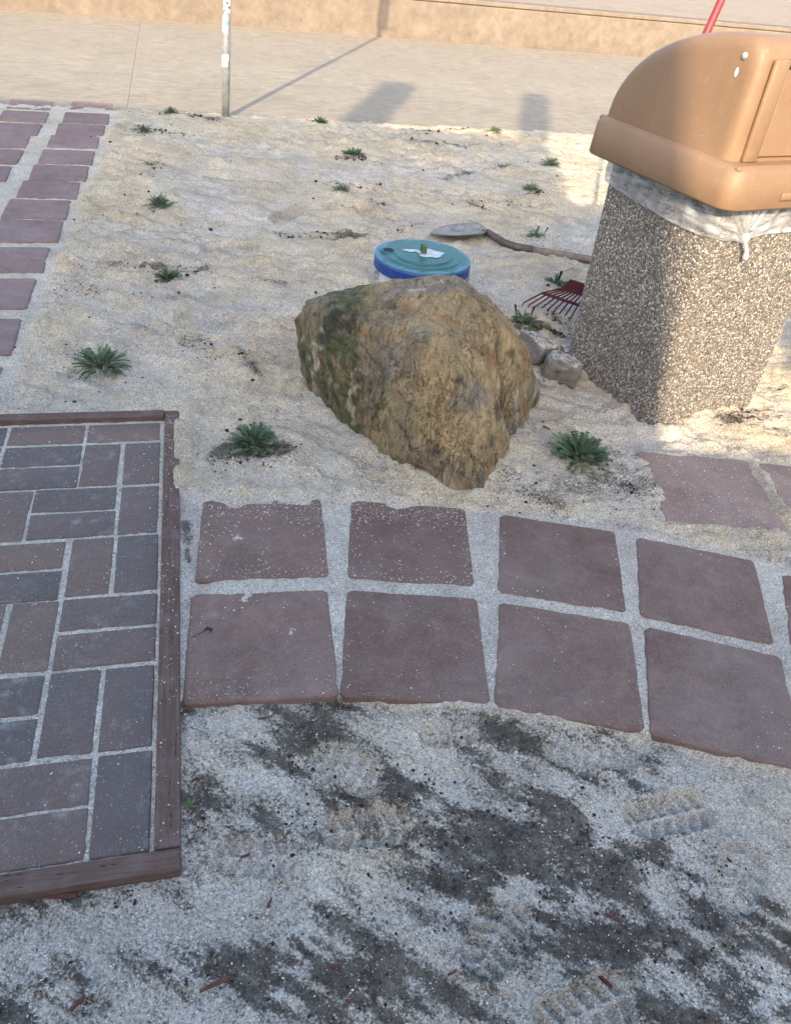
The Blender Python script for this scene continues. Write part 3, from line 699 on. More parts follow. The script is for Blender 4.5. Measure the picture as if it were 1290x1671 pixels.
frame = empty('timber_edging', (FO[0], FO[1], 0), label='dark red-brown timber edging boards framing the brick panel', cat='edging')
def board(a0, a1, b0, b1, ztop):
    la, lb = a1 - a0, b1 - b0; long = max(la, lb)
    bm = box_bm(long, min(la, lb), .09, .003, 2)
    c = fw_((a0 + a1) / 2, (b0 + b1) / 2) - FO
    rot = FANG if lb > la else FANG + math.pi / 2
    obj('board', bm_mesh('board', bm), (c[0], c[1], ztop), (0, 0, rot), mat=WOOD, parent=frame)
board(-.043, -.002, -.001, FLEN + .025, .010)
board(-.043, FWID, -.041, -.003, .008)
board(0, FWID, FLEN - .012, FLEN + .025, .014)

# ------------------------------------------------------------------ boulder
hp_ = [(-.385, 2.267, .2), (-.372, 2.243, .13), (-.336, 2.185, .3), (-.234, 2.237, .335), (-.129, 2.281, .345), (-.001, 2.198, .40), (.087, 2.195, .41), (.2, 2.178, .37), (.262, 2.117, .31),
       (.347, 2.203, .18), (.423, 2.268, .07), (.032, 1.905, .365), (-.205, 2.06, .325), (-.125, 1.95, .24), (.267, 1.953, .1), (.262, 2.03, .2), (.12, 1.84, .26), (.2, 1.80, .12), (-.30, 2.10, .22),
       (.151, 1.722, -.06), (.236, 1.75, -.06), (.356, 2.09, -.06), (.436, 2.317, -.06), (.36, 2.52, -.06), (.1, 2.62, -.06), (-.22, 2.52, -.06), (-.34, 2.325, -.06), (-.285, 2.12, -.06), (-.175, 2.03, -.06), (-.04, 1.885, -.06), (.09, 1.735, -.06),
       (.1, 2.45, .33), (.30, 2.42, .2), (-.2, 2.43, .25)]
bm = bmesh.new()
for p_ in hp_: bm.verts.new(p_)
bmesh.ops.convex_hull(bm, input=bm.verts[:])
bm.normal_update()
BC = np.array([.05, 2.15, .08]); pl = []
for f_ in bm.faces:
    n_ = np.array(f_.normal); d_ = float(n_ @ (np.array(f_.verts[0].co) - BC))
    if d_ < 0: n_, d_ = -n_, -d_
    pl.append((*n_, d_))
bm.free(); pl = np.array(pl)
bm = bmesh.new(); bmesh.ops.create_icosphere(bm, subdivisions=7, radius=1); bm.verts.ensure_lookup_table()
dirs = np.array([v.co for v in bm.verts]); dirs /= np.linalg.norm(dirs, axis=1)[:, None]
fidx = np.array([[v.index for v in f_.verts] for f_ in bm.faces]); bm.free()
den = dirs @ pl[:, :3].T
ri = np.where(den > 1e-3, pl[:, 3] / np.maximum(den, 1e-3), 1e3)
ri = np.minimum(ri, 2.0); K = 130
rr = -np.log(np.exp(-K * (ri - ri.min(1)[:, None])).sum(1)) / K + ri.min(1)
rr += .006 + .022 * np.exp(-((dirs[:, 0] - .25) / .45) ** 2) * sm(-.3, -.8, dirs[:, 1])
P = BC + dirs * rr[:, None]
X, Y, Z = P.T
def f3(sc, o=4, sd=0, gain=.5):
    r_, a_ = 0, 1.
    for q in range(o):
        r_ = r_ + a_ * pn3(X * sc * 2 ** q + sd, Y * sc * 2 ** q + sd * 1.3, Z * sc * 2 ** q - sd); a_ *= gain
    return r_
big3, mid3, fin3 = f3(4, 3, 3), f3(11, 3, 9), f3(34, 4, 21)
ridge = 1 - np.abs(f3(7, 4, 40)) * 1.6
# slabby fracture planes running down to the front
lay = X * 9 - Y * 5 + Z * 16 + 2.2 * big3
strat = np.abs((lay % 1) - .5) * 2
disp = .009 * big3 + .0065 * mid3 + .0035 * fin3 + .007 * (ridge - .5) + .009 * sm(.0, .14, strat) - .009
# cleft between the main mass and the small right lobe
cl = [np.array(t) for t in [(.245, 2.06, .27), (.275, 1.99, .15), (.305, 2.02, .0), (.31, 2.05, -.06)]]
dcl = np.full(len(P), 9.)
for a_, b_ in zip(cl[:-1], cl[1:]):
    e_ = b_ - a_; t_ = np.clip((P - a_) @ e_ / (e_ @ e_), 0, 1); dcl = np.minimum(dcl, np.linalg.norm(P - a_ - t_[:, None] * e_, axis=1))
disp -= .075 * np.exp(-(dcl / .024) ** 2)
cracks = [[(-.30, 2.12, .25), (-.2, 2.05, .12), (-.08, 1.93, .02)], [(.03, 1.9, .34), (.0, 1.88, .2), (-.02, 1.88, .1)], [(-.2, 2.1, .33), (.05, 2.03, .38), (.22, 2.1, .33)]]
for cr in cracks:
    cr = [np.array(t) for t in cr]; dq = np.full(len(P), 9.)
    for a_, b_ in zip(cr[:-1], cr[1:]):
        e_ = b_ - a_; t_ = np.clip((P - a_) @ e_ / (e_ @ e_), 0, 1); dq = np.minimum(dq, np.linalg.norm(P + .012 * np.stack([mid3, fin3, mid3], 1) - a_ - t_[:, None] * e_, axis=1))
    disp -= .012 * np.exp(-(dq / .009) ** 2)
P = P + dirs * disp[:, None]
X, Y, Z = P.T
och = np.array([.44, .32, .17]); brn = np.array([.29, .225, .145]); grey = np.array([.25, .225, .185]); moss = np.array([.10, .115, .045]); crm = np.array([.52, .45, .34]); rust = np.array([.36, .19, .085])
def mixc(c, d_, k_): return c * (1 - k_[:, None]) + d_ * k_[:, None]
c_ = np.tile(brn, (len(P), 1))
c_ = mixc(c_, och, sm(-.25, .45, big3 * .6 + mid3 * .5 + (X - .0) * 1.6 + (Z - .2) * 1.0))
c_ = mixc(c_, grey, .75 * sm(.15, .6, f3(6, 4, 77)))
c_ = mixc(c_, rust, .8 * sm(.35, .75, f3(8, 4, 55)))
mm = np.exp(-(((X + .20) / .085) ** 2 + ((Z - .27) / .12) ** 2)) * 1.3 + .55 * sm(-.02, -.2, X) * sm(.30, .1, Z) * .7 + .35 * sm(.25, .1, Z) * sm(.1, -.1, X)
c_ = mixc(c_, moss, np.clip(mm * (.6 + 1.2 * fin3 + .8 * mid3), 0, .9))
c_ = mixc(c_, grey * 1.15, .7 * sm(.33, .38, Z) * sm(-.1, .5, f3(9, 3, 91)))
pale = sm(.80, .92, f3(9, 5, 120, .6)) + .5 * sm(.55, .7, f3(13, 4, 140)) * sm(.2, .3, X)
for (px, py, pz, r_, s_) in [(.262, 1.985, .19, .03, 1.5), (.27, 1.96, .12, .022, 1.4), (.33, 2.06, .02, .022, 1.2), (.41, 2.24, .06, .03, 1.6), (.40, 2.25, .10, .02, 1.2), (-.29, 2.10, .14, .022, 1.1), (-.16, 1.98, .10, .03, 1.0), (-.31, 2.12, .08, .025, 1.0), (.13, 1.78, .07, .02, .9), (-.27, 2.10, .25, .02, .9)]:
    q = np.sqrt(((X - px) ** 2 + (Y - py) ** 2) * 4.5 + (Z - pz) ** 2 * .45) / (r_ * 1.5)
    pale = np.maximum(pale, s_ * sm(1.4, .6, q + .8 * fin3 + .5 * mid3))
vein = sm(.03, .0, np.abs(f3(3.2, 2, 200))) * sm(.35, .6, f3(5, 3, 230)) * .7
c_ = mixc(c_, crm, np.clip(pale, 0, .9)); c_ = mixc(c_, crm * 1.1, np.clip(vein, 0, .8))
dark = sm(.45, .8, f3(10, 4, 300)); c_ = mixc(c_, np.array([.06, .05, .045]), .7 * dark)
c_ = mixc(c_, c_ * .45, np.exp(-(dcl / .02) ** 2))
mb = mesh('boulder', P - np.array([.05, 2.15, 0]), fidx, True); cattr(mb, 'col', c_)
obj('boulder', mb, (.05, 2.15, 0), mat=ROCK, label='large ochre and mossy brown boulder with pale lichen streaks, half sunk in sand', cat='boulder')

# ------------------------------------------------------------------ smaller stones by the bin
def stone(loc, size, rot, seed, label):
    r0 = np.random.default_rng(seed)
    bm = bmesh.new()
    for sx in (-1, 1):
        for sy in (-1, 1):
            for sz in (-1, 1):
                bm.verts.new(Vector((sx * size[0] * r0.uniform(.7, 1), sy * size[1] * r0.uniform(.7, 1), sz * size[2] * r0.uniform(.75, 1))) * .5)
    for _ in range(5):
        d = r0.normal(size=3); d /= np.linalg.norm(d); bm.verts.new(Vector((d[0] * size[0], d[1] * size[1], d[2] * size[2])) * .56)
    bmesh.ops.convex_hull(bm, input=bm.verts[:])
    g_ = [v for v in bm.verts if not v.link_faces]; bmesh.ops.delete(bm, geom=g_, context='VERTS')
    bmesh.ops.bevel(bm, geom=bm.edges[:], offset=.006, segments=2, profile=.5, affect='EDGES', clamp_overlap=True)
    bmesh.ops.triangulate(bm, faces=bm.faces[:])
    bmesh.ops.subdivide_edges(bm, edges=bm.edges[:], cuts=2, use_grid_fill=True)
    for v in bm.verts:
        c = np.array(v.co); q = c * 22 + seed * 3.1
        n = float(pn3(q[:1], q[1:2], q[2:3])[0]) * .011 + float(pn3(q[:1] * 3, q[1:2] * 3, q[2:3] * 3)[0]) * .004
        v.co += Vector(c).normalized() * n
    obj('stone', bm_mesh('stone', bm, False), loc, rot, mat=STONE, label=label, cat='stone', group='small stones between boulder and bin')
stone((.430, 2.60, .045), (.10, .135, .085), (.15, .25, .75), 4, 'angular grey stone dusted with sand, the farther of two leaning by the boulder')
stone((.515, 2.47, .040), (.135, .11, .09), (-.1, .1, -.35), 11, 'rounded grey-brown stone with sand on top, touching the bin base')
stone((.425, 2.385, .015), (.06, .05, .04), (.1, .3, .2), 23, 'tiny blue-grey stone at the foot of the boulder')
stone((.585, 2.66, .01), (.13, .06, .06), (.0, .0, .25), 31, 'dark flat stone half hidden behind the bin corner')

# ------------------------------------------------------------------ litter bin
BX, BY, BA = .86, 2.53, R(30)
bin_ = empty('litter_bin', (BX, BY, 0), (0, 0, BA), label='square pebble-faced concrete litter bin with brown plastic hood', cat='litter bin')
def rrect(hx, hy, r, n=6):
    pts = []
    for (cx, cy, a0) in ((hx - r, hy - r, 0), (-hx + r, hy - r, 90), (-hx + r, -hy + r, 180), (hx - r, -hy + r, 270)):
        for k in range(n + 1):
            an = R(a0 + 90 * k / n); pts.append((cx + r * math.cos(an), cy + r * math.sin(an)))
    return pts
def loft(rings, close_bottom=True, close_top=True):
    v, f = [], []; n = len(rings[0][0])
    for pts, z in rings: v += [(x, y, z) for x, y in pts]
    for i in range(len(rings) - 1):
        for k in range(n):
            f.append((i * n + k, i * n + (k + 1) % n, (i + 1) * n + (k + 1) % n, (i + 1) * n + k))
    if close_bottom: f.append(tuple(range(n))[::-1])
    if close_top: f.append(tuple((len(rings) - 1) * n + k for k in range(n)))
    return v, f
HB, HT = .237, .243
v, f = loft([(rrect(HB, HB, .035), -.08), (rrect(HB, HB, .035), 0), (rrect(HT, HT, .035), .755)])
body = obj('body', mesh('bin_body', v, f), mat=CANC, parent=bin_)
# pebbles pressed into the faces: relief of one surface, joined
ico = bmesh.new(); bmesh.ops.create_icosphere(ico, subdivisions=1, radius=1); ico.verts.ensure_lookup_table()
IV = np.array([vv_.co for vv_ in ico.verts]); IF = np.array([[q.index for q in t.verts] for t in ico.faces]); ico.free()
keep = np.arange(len(IV))
def scatter_shapes(pos, nor, size, cols, V0, F0, flat, seed):
    r0 = np.random.default_rng(seed); n = len(pos)
    t = r0.normal(size=(n, 3)); t -= (t * nor).sum(1)[:, None] * nor; t /= np.linalg.norm(t, axis=1)[:, None]; b = np.cross(nor, t)
    asp = r0.uniform(.7, 1.3, n)
    jit = 1 + r0.uniform(-.16, .16, (n, len(V0)))
    L = V0[None] * jit[..., None]
    V = pos[:, None] + size[:, None, None] * (L[..., :1] * asp[:, None, None] * t[:, None] + L[..., 1:2] / asp[:, None, None] * b[:, None] + L[..., 2:3] * flat * nor[:, None])
    Fq = F0[None] + (np.arange(n) * len(V0))[:, None, None]
    return V.reshape(-1, 3), Fq.reshape(-1, F0.shape[1]), np.repeat(cols, len(V0), 0)
per = np.array(rrect(1, 1, .148)); per = np.vstack([per, per[:1]])
seg = np.linalg.norm(np.diff(per, axis=0), axis=1); cum = np.concatenate([[0], np.cumsum(seg)])
pitch = .0070; nz = int(.76 / (pitch * .87)); nper = int(cum[-1] * .24 / pitch)
zz_, ss_ = np.meshgrid(np.arange(nz) * pitch * .87 - .01, (np.arange(nper) / nper), indexing='ij')
ss_ = (ss_ + (np.arange(nz) % 2)[:, None] * .5 / nper + rng.normal(0, .0008, ss_.shape)).ravel() % 1; zz_ = zz_.ravel() + rng.normal(0, .0016, zz_.size)
sl_ = ss_ * cum[-1]; i_ = np.clip(np.searchsorted(cum, sl_) - 1, 0, len(seg) - 1); t_ = ((sl_ - cum[i_]) / seg[i_])[:, None]
xy = per[i_] * (1 - t_) + per[i_ + 1] * t_
tang = (per[i_ + 1] - per[i_]) / seg[i_][:, None]; nn = np.stack([tang[:, 1], -tang[:, 0], np.zeros(len(tang))], 1)
half = HB + (HT - HB) * np.clip(zz_ / .755, 0, 1)
pos = np.c_[xy * half[:, None], zz_] - nn * .0008
ok = (zz_ < .752); pos, nn = pos[ok], nn[ok]
pal = np.array([(.42, .35, .25), (.30, .22, .13), (.52, .47, .40), (.20, .155, .11), (.36, .24, .12), (.27, .25, .22), (.12, .10, .085), (.46, .36, .22), (.60, .55, .46), (.07, .065, .07)])
pc = pal[rng.choice(len(pal), len(pos), p=[.18, .12, .10, .16, .06, .15, .10, .05, .03, .05])] * rng.uniform(.70, 1.08, (len(pos), 1)); pc = pc * .62 + pc.mean(1)[:, None] * .38
ps = rng.uniform(.0026, .0048, len(pos))
V, Fq, Cq = scatter_shapes(pos, nn, ps, pc, IV[keep], IF, .55, 3)
mp_ = mesh('pebbles', V, Fq, True); cattr(mp_, 'col', Cq)
obj('pebble_facing', mp_, mat=PEB, parent=body, kind='stuff')

# hood: rim band, quarter-round dome with vertical front, recessed push flap
RH = .306
rings = []
for (h_, z_) in ((RH - .028, .700), (RH - .004, .700), (RH, .706), (RH - .004, .790), (RH - .012, .802), (RH - .028, .807)):
    rings.append((rrect(h_, h_, .05), z_))
v, f = loft(rings, False, False)
hood = obj('hood', mesh('hood_rim', v, f, True), mat=PLAST, parent=bin_)
bm = bmesh.new()
# profile in (v,z): v from front (-) to back (+)
FRV, BKV, ZB, ZT = -.240, .282, .800, 1.080
prof = [(FRV, ZB)]
prof += [(FRV + .006, ZT - .05), (FRV + .014, ZT - .022), (FRV + .035, ZT - .004)]
for k in range(19):
    an = R(90 * k / 18); prof.append((FRV + .055 + (BKV - FRV - .055) * math.sin(an), ZB + (ZT - ZB) * math.cos(an) ** .96 if k < 18 else ZB))
def dome_ring(u, inset):
    c = np.array([(FRV + BKV) / 2 - .03, ZB]); out = []
    for (pv, pz) in prof:
        q = np.array([pv, pz]); d = q - c; L = np.linalg.norm(d); q = c + d * (1 - inset / L)
        out.append((u, float(q[0]), float(max(q[1], ZB - .006))))
    return out
DU = .276
us = [(-DU, .045), (-DU + .002, .026), (-DU + .008, .012), (-DU + .018, .004), (-DU + .032, 0), (DU - .032, 0), (DU - .018, .004), (DU - .008, .012), (DU - .002, .026), (DU, .045)]
rv = []
for (u, ins) in us: rv += dome_ring(u, ins)
npf = len(prof); ff = []
for i in range(len(us) - 1):
    for k in range(npf - 1):
        ff.append((i * npf + k, (i + 1) * npf + k, (i + 1) * npf + k + 1, i * npf + k + 1))
ff.append(tuple(range(npf))); ff.append(tuple((len(us) - 1) * npf + k for k in range(npf))[::-1])
md = mesh('hood_dome', rv, ff, True)
obj('dome', md, mat=PLAST, parent=hood)
# shelf between the rim and the dome
bm = box_bm(.575, .575, .014, .005, 1); obj('shelf', bm_mesh('hood_shelf', bm), (0, 0, .8065), mat=PLAST, parent=hood)
# front frame proud of a recessed flap
for nm, (u0, u1, z0, z1, dv, th) in {'flap': (-.185, .225, .818, 1.018, .000, .008)}.items():
    bm = box_bm(u1 - u0, th, z1 - z0, .003, 1)
    obj(nm, bm_mesh(nm, bm), ((u0 + u1) / 2, FRV - .004 + dv, z1), mat=PLAST, parent=hood)
for (u0, u1, z0, z1) in ((-.240, -.191, .806, 1.040), (.231, .245, .806, 1.040), (-.190, .230, 1.024, 1.042)):
    bm = box_bm(u1 - u0, .016, z1 - z0, .006, 2)
    obj('front_frame', bm_mesh('front_frame', bm, True), ((u0 + u1) / 2, FRV - .006, z1), mat=PLAST, parent=hood)
bm = box_bm(.15, .006, .008, .002, 1); obj('rim_slot', bm_mesh('rim_slot', bm), (.0, -RH - .0005, .768), mat=BLACK, parent=hood)
bm = box_bm(.36, .012, .022, .006, 2); obj('rim_rib', bm_mesh('rim_rib', bm, True), (.06, -RH - .001, .745), mat=PLAST, parent=hood)
bm = bmesh.new(); bmesh.ops.create_uvsphere(bm, u_segments=14, v_segments=8, radius=.0085)
for vq in bm.verts: vq.co.x *= .45
obj('bolt', bm_mesh('bolt', bm, True), (-DU - .002 + .0, FRV + .058, 1.035), mat=METAL_BOLT, parent=hood)
bm = bmesh.new(); bmesh.ops.create_uvsphere(bm, u_segments=10, v_segments=6, radius=.006)
for vq in bm.verts: vq.co.x *= .18; vq.co.z *= 1.9
obj('paint_chip', bm_mesh('paint_chip', bm, True), (-DU - .0015, FRV + .068, .998), mat=WHITEP, parent=hood)

# liner bag: a film skirt hanging below the rim, gathered into a knot
def skirt():
    per = np.array(rrect(1, 1, .13, 8)); per = np.vstack([per, per[:1]])
    sg = np.linalg.norm(np.diff(per, axis=0), axis=1); cu = np.concatenate([[0], np.cumsum(sg)])
    nS, nH = 420, 26
    s_ = np.linspace(0, cu[-1], nS); i = np.clip(np.searchsorted(cu, s_, side='right') - 1, 0, len(sg) - 1); t = ((s_ - cu[i]) / sg[i])[:, None]
    xy = per[i] * (1 - t) + per[i + 1] * t
    tg = (per[i + 1] - per[i]) / sg[i][:, None]; nr = np.stack([tg[:, 1], -tg[:, 0]], 1)
    # corner F is (-1,-1); signed distance along the edge from the knot on the front face
    kn = np.array([-.60, -1.0]); ik = np.argmin(np.linalg.norm(xy - kn, axis=1)); ds = (s_ - s_[ik]) * .25
    Lh = cu[-1] * .25; ds = (ds + Lh / 2) % Lh - Lh / 2
    dist = np.abs(ds)
    zlow = .612 + .006 * np.sin(ds * 9) - .012 * np.exp(-(dist / .06) ** 2) + .02 * sm(.45, .9, ds) + .018 * np.exp(-((ds + .62) / .10) ** 2)
    v = []; op = []
    for j in range(nH):
        q = j / (nH - 1)
        z = .725 * (1 - q) + zlow * q
        fold = np.sin((ds * 60) + 9 * np.sin(ds * 7) + 5 * q * np.sign(ds)) * .5 + np.sin(ds * 131 + 3 * q) * .3
        conv = np.sin(np.arctan2(ds, (z - .600)) * 22) * np.exp(-dist / .14)
        off = .012 + .006 * q + .0045 * fold * (.4 + q) + .008 * conv * q + .010 * np.exp(-(dist / .05) ** 2) * q
        hh = HB + (HT - HB) * z / .755
        p3 = np.c_[xy * hh[:, None] + nr * off[:, None], z + .003 * fold * q]
        # pull towards the knot
        pul = np.exp(-(dist / .09) ** 2) * q ** 2 * .55
        tgt = np.array([kn[0] * HT, -HT - .022])
        p3[:, 0] += (tgt[0] - p3[:, 0]) * pul; p3[:, 1] += (tgt[1] - p3[:, 1]) * pul * .6
        v.append(p3)
        hem = sm(.86, .97, q)
        op.append(np.clip(.36 + .14 * hem + .25 * np.abs(conv) + .22 * np.maximum(fold, 0) + .35 * np.exp(-((ds + .66) / .12) ** 2), 0, .9))
    v = np.concatenate(v); op = np.concatenate(op); f = []
    ix = np.arange(nS * nH).reshape(nH, nS)
    f = np.stack([ix[:-1, :-1], ix[:-1, 1:], ix[1:, 1:], ix[1:, :-1]], -1).reshape(-1, 4)
    m = mesh('bag_skirt', v, f, True); fattr(m, 'op', op); return m
bag = empty('liner_bag', (BX, BY, 0), (0, 0, BA), label='translucent white plastic liner bag gathered and knotted under the bin hood', cat='bag')
obj('film_skirt', skirt(), mat=FILM, parent=bag)
kx, ky = -.60 * HT, -HT - .024
v, f = tube([(kx, ky + .004, .624), (kx, ky, .608), (kx + .003, ky - .002, .600), (kx + .012, ky - .002, .588), (kx + .022, ky - .001, .576), (kx + .028, ky, .560), (kx + .026, ky, .552)],
            [.013, .008, .005, .0048, .006, .0095, .006], 14)
mk = mesh('knot', v, f, True); fattr(mk, 'op', np.full(len(v), .95)); obj('knot', mk, mat=FILM, parent=bag)

# ------------------------------------------------------------------ standpipe cover
SX, SY, SZ = -.013, 3.07, .16
pipe = empty('standpipe', (SX, SY, 0), (0, 0, R(12)), label='round standpipe with chipped green lid and cobalt blue band behind the boulder', cat='standpipe')
def lathe(prof, n=64):
    v, f = [], []
    for (r, z) in prof:
        for k in range(n): v.append((r * math.cos(2 * math.pi * k / n), r * math.sin(2 * math.pi * k / n), z))
    for i in range(len(prof) - 1):
        for k in range(n): f.append((i * n + k, i * n + (k + 1) % n, (i + 1) * n + (k + 1) % n, (i + 1) * n + k))
    f.append(tuple(range(n))[::-1]); f.append(tuple((len(prof) - 1) * n + k for k in range(n)))
    return v, f
v, f = lathe([(.176, -.05), (.176, SZ - .05), (.174, SZ - .03)]); obj('pipe_wall', mesh('pipe_wall', v, f, False), mat=WHITEP, parent=pipe)
v, f = lathe([(.186, SZ - .046), (.192, SZ - .044), (.192, SZ - .010), (.189, SZ - .004)]); band = obj('blue_band', mesh('blue_band', v, f, False), mat=BLUE, parent=pipe)
v, f = lathe([(.190, SZ - .006), (.191, SZ), (.186, SZ + .003), (.150, SZ + .003), (.147, SZ + .007), (.118, SZ + .007), (.114, SZ + .012), (.02, SZ + .013)]); cover = obj('cover', mesh('cover', v, f, False), mat=LIDM, parent=pipe)
v, f = lathe([(.034, SZ + .002), (.034, SZ + .006), (.030, SZ + .008), (.023, SZ + .008)], 28); obj('hole_rim', mesh('hole_rim', v, f, True), (-.135, .03, .001), mat=LIDM, parent=cover)
v, f = lathe([(.021, SZ + .006), (.021, SZ + .0095)], 28); obj('hole', mesh('hole', v, f), (-.135, .03, .001), mat=BLACK, parent=cover)
# worn white patch round the handle
pts = [(.052 * math.cos(t) * (1 + .14 * math.sin(3 * t + 1) + .08 * math.sin(7 * t)) + .025, .046 * math.sin(t) * (1 + .15 * math.sin(5 * t)) - .004, SZ + .0145) for t in np.linspace(0, 2 * math.pi, 48, endpoint=False)]
obj('worn_patch', mesh('worn_patch', pts, [tuple(range(48))]), mat=WHITEP, parent=cover)
pts = [(.030 * math.cos(t) * (1 + .25 * math.sin(4 * t)) - .05, .014 * math.sin(t) * (1 + .3 * math.sin(3 * t)) + .022, SZ + .0145) for t in np.linspace(0, 2 * math.pi, 30, endpoint=False)]
obj('worn_patch', mesh('worn_patch', pts, [tuple(range(30))]), mat=WHITEP, parent=cover)
bm = bmesh.new()
pr = [(-.016, 0), (-.016, .032), (-.010, .040), (.010, .040), (.018, .030), (.018, 0), (.010, 0), (.010, .024), (-.008, .026), (-.008, 0)]
va = [bm.verts.new((.010, y_, SZ + .012 + z_)) for y_, z_ in pr]; vb = [bm.verts.new((-.010, y_, SZ + .012 + z_)) for y_, z_ in pr]
n_ = len(pr)
for k in range(n_): bm.faces.new((va[k], va[(k + 1) % n_], vb[(k + 1) % n_], vb[k]))
bm.faces.new(va[::-1]); bm.faces.new(vb); bmesh.ops.recalc_face_normals(bm, faces=bm.faces[:])
obj('handle', bm_mesh('handle', bm), mat=GREENP, parent=cover)
for an in (188, -8, 255):
    c_, s_ = math.cos(R(an)), math.sin(R(an))
    bm = box_bm(.022, .008, .036, .002, 1); o = obj('lug', bm_mesh('lug', bm), (.186 * c_, .186 * s_, SZ - .056), (0, 0, R(an)), mat=STEEL, parent=pipe)
    v, f = tube([(0, -.008, -.018), (0, .008, -.018)], .005, 8); obj('lug_bolt', mesh('lug_bolt', v, f), mat=METAL_BOLT, parent=o)

# ------------------------------------------------------------------ shovel
sh = empty('shovel', (.30, 3.85, 0), label='round point shovel lying on the sand, its handle running behind the bin', cat='shovel')
def sub(L): return [(x - .30, y - 3.85, z) for x, y, z in L]
ctrl = [(.262, 3.85, .040), (.285, 3.83, .044), (.320, 3.80, .036), (.36, 3.770, .026), (.42, 3.745, .020), (.50, 3.730, .020)]
v, f = tube(sub(ctrl), [.016, .017, .017, .018, .019, .0195], 14); obj('socket', mesh('socket', v, f, True), mat=TOOLST, parent=sh)
v, f = tube(sub([(.495, 3.7305, .020), (.60, 3.715, .021), (.75, 3.685, .024), (1.0, 3.61, .028), (1.45, 3.47, .03)]), .0175, 14); obj('shaft', mesh('shaft', v, f, True), mat=TOOLWOOD, parent=sh)
nU, nV_ = 15, 13; v = []; 
ax = np.array([-.98, -.2, 0]); ax /= np.linalg.norm(ax); sd_ = np.array([-ax[1], ax[0], 0])
for i in range(nU):
    t = i / (nU - 1); wdt = .078 * min(1, (t * 9) ** .5 if t < .11 else 1) * (1 - max(0, (t - .5) / .5) ** 2.2 * .97)
    for j in range(nV_):
        q = j / (nV_ - 1) * 2 - 1
        p_ = np.array([.272, 3.835, .034]) + ax * .27 * t + sd_ * q * wdt
        p_[2] = .036 - .026 * t ** 1.2 + .030 * q * q * (1 - .3 * t) - (.012 * math.exp(-(q / .22) ** 2) * (1 - t)) * -1
        v.append(p_ - np.array([.30, 3.85, 0]))
f = [(i * nV_ + j, i * nV_ + j + 1, (i + 1) * nV_ + j + 1, (i + 1) * nV_ + j) for i in range(nU - 1) for j in range(nV_ - 1)]
o = obj('blade', mesh('blade', v, f, True), mat=BLADE, parent=sh); md_ = o.modifiers.new('thick', 'SOLIDIFY'); md_.thickness = .003

# ------------------------------------------------------------------ leaf rake leaning on the bin
PLT = Vector((.645, 2.955, .155)); TOP = Vector((.800, 2.930, 1.060))
hd = (TOP - PLT).normalized()
rake = empty('leaf_rake', (PLT.x, PLT.y, 0), label='dark red leaf rake standing tines down behind the bin, handle rising above the hood', cat='rake')
def rl(p): return tuple(Vector(p) - Vector((PLT.x, PLT.y, 0)))
v, f = tube([rl(PLT - hd * .01), rl(PLT + hd * .5), rl(PLT + hd * 1.42)], .0125, 12); obj('handle', mesh('rake_handle', v, f, True), mat=REDH, parent=rake)
across = Vector((.86, -.50, 0)).normalized(); nrm = across.cross(hd).normalized()
# trapezoid plate
def quadbox(a, b, c, d, th):
    t = nrm * th; P8 = [a, b, c, d]; v = [rl(p - t) for p in P8] + [rl(p + t) for p in P8]
    return v, [(0, 1, 2, 3), (7, 6, 5, 4), (0, 4, 5, 1), (1, 5, 6, 2), (2, 6, 7, 3), (3, 7, 4, 0)]
dn = -hd
v, f = quadbox(PLT - across * .09 + hd * .01, PLT + across * .09 + hd * .01, PLT + across * .115 + dn * .04, PLT - across * .115 + dn * .04, .004); obj('head_plate', mesh('head_plate', v, f), mat=REDP, parent=rake)
v, f = quadbox(PLT - across * .172 + dn * .072, PLT + across * .172 + dn * .072, PLT + across * .176 + dn * .082, PLT - across * .176 + dn * .082, .005); obj('cross_bar', mesh('cross_bar', v, f), mat=REDP, parent=rake)
NT = 19
for i in range(NT):
    q = i / (NT - 1) * 2 - 1
    a0 = PLT + across * .108 * q + dn * .035; a1 = PLT + across * .178 * q + dn * .078; a2 = PLT + across * .235 * q + dn * .140
    a3 = a2 + dn * .02 + Vector((-.006, -.020, 0))
    a3.z = max(a3.z, .004)
    v, f = tube([rl(a0), rl(a1), rl(a2), rl(a3)], [.0034, .0034, .003, .002], 6); obj('tine', mesh('tine', v, f, True), mat=REDP, parent=rake)

# ------------------------------------------------------------------ sign post
LEAN = .06
post = empty('sign_post', (-1.471, 5.74, 0), (0, 0, 0), label='weathered galvanised sign post with stickers at the sidewalk edge', cat='post')
v, f = tube([(0, 0, -.1), (LEAN * .5, 0, .5), (LEAN * 1.2, 0, 1.2), (LEAN * 3.6, 0, 3.6)], .0265, 20); pst = obj('pole', mesh('pole', v, f, True), mat=STEEL, parent=post)
obj('sign_plate', bm_mesh('sign_plate', box_bm(.12, .012, .95, .003, 1)), (LEAN * 3.0 + .05, 0, 3.52), (0, R(3.4), 0), mat=STEEL, parent=post)
obj('clamp', bm_mesh('clamp', box_bm(.075, .06, .04, .004, 1)), (LEAN * 2.6 + .01, 0, 2.62), mat=STEEL, parent=post)
STK = N('sticker'); c = STK.co(); nz_ = STK.noise(55, 4, .8, c); STK = STK.done(STK.mix(STK.ramp(nz_, [(.5, 0.), (.54, 1.)]), (.74, .76, .77), (.06, .08, .10)), .5)
STKB = N('blue_sticker'); c = STKB.co(); nz_ = STKB.noise(38, 4, .8, c); STKB = STKB.done(STKB.mix(STKB.ramp(nz_, [(.48, 0.), (.55, 1.)]), (.55, .68, .74), (.12, .25, .42)), .5)
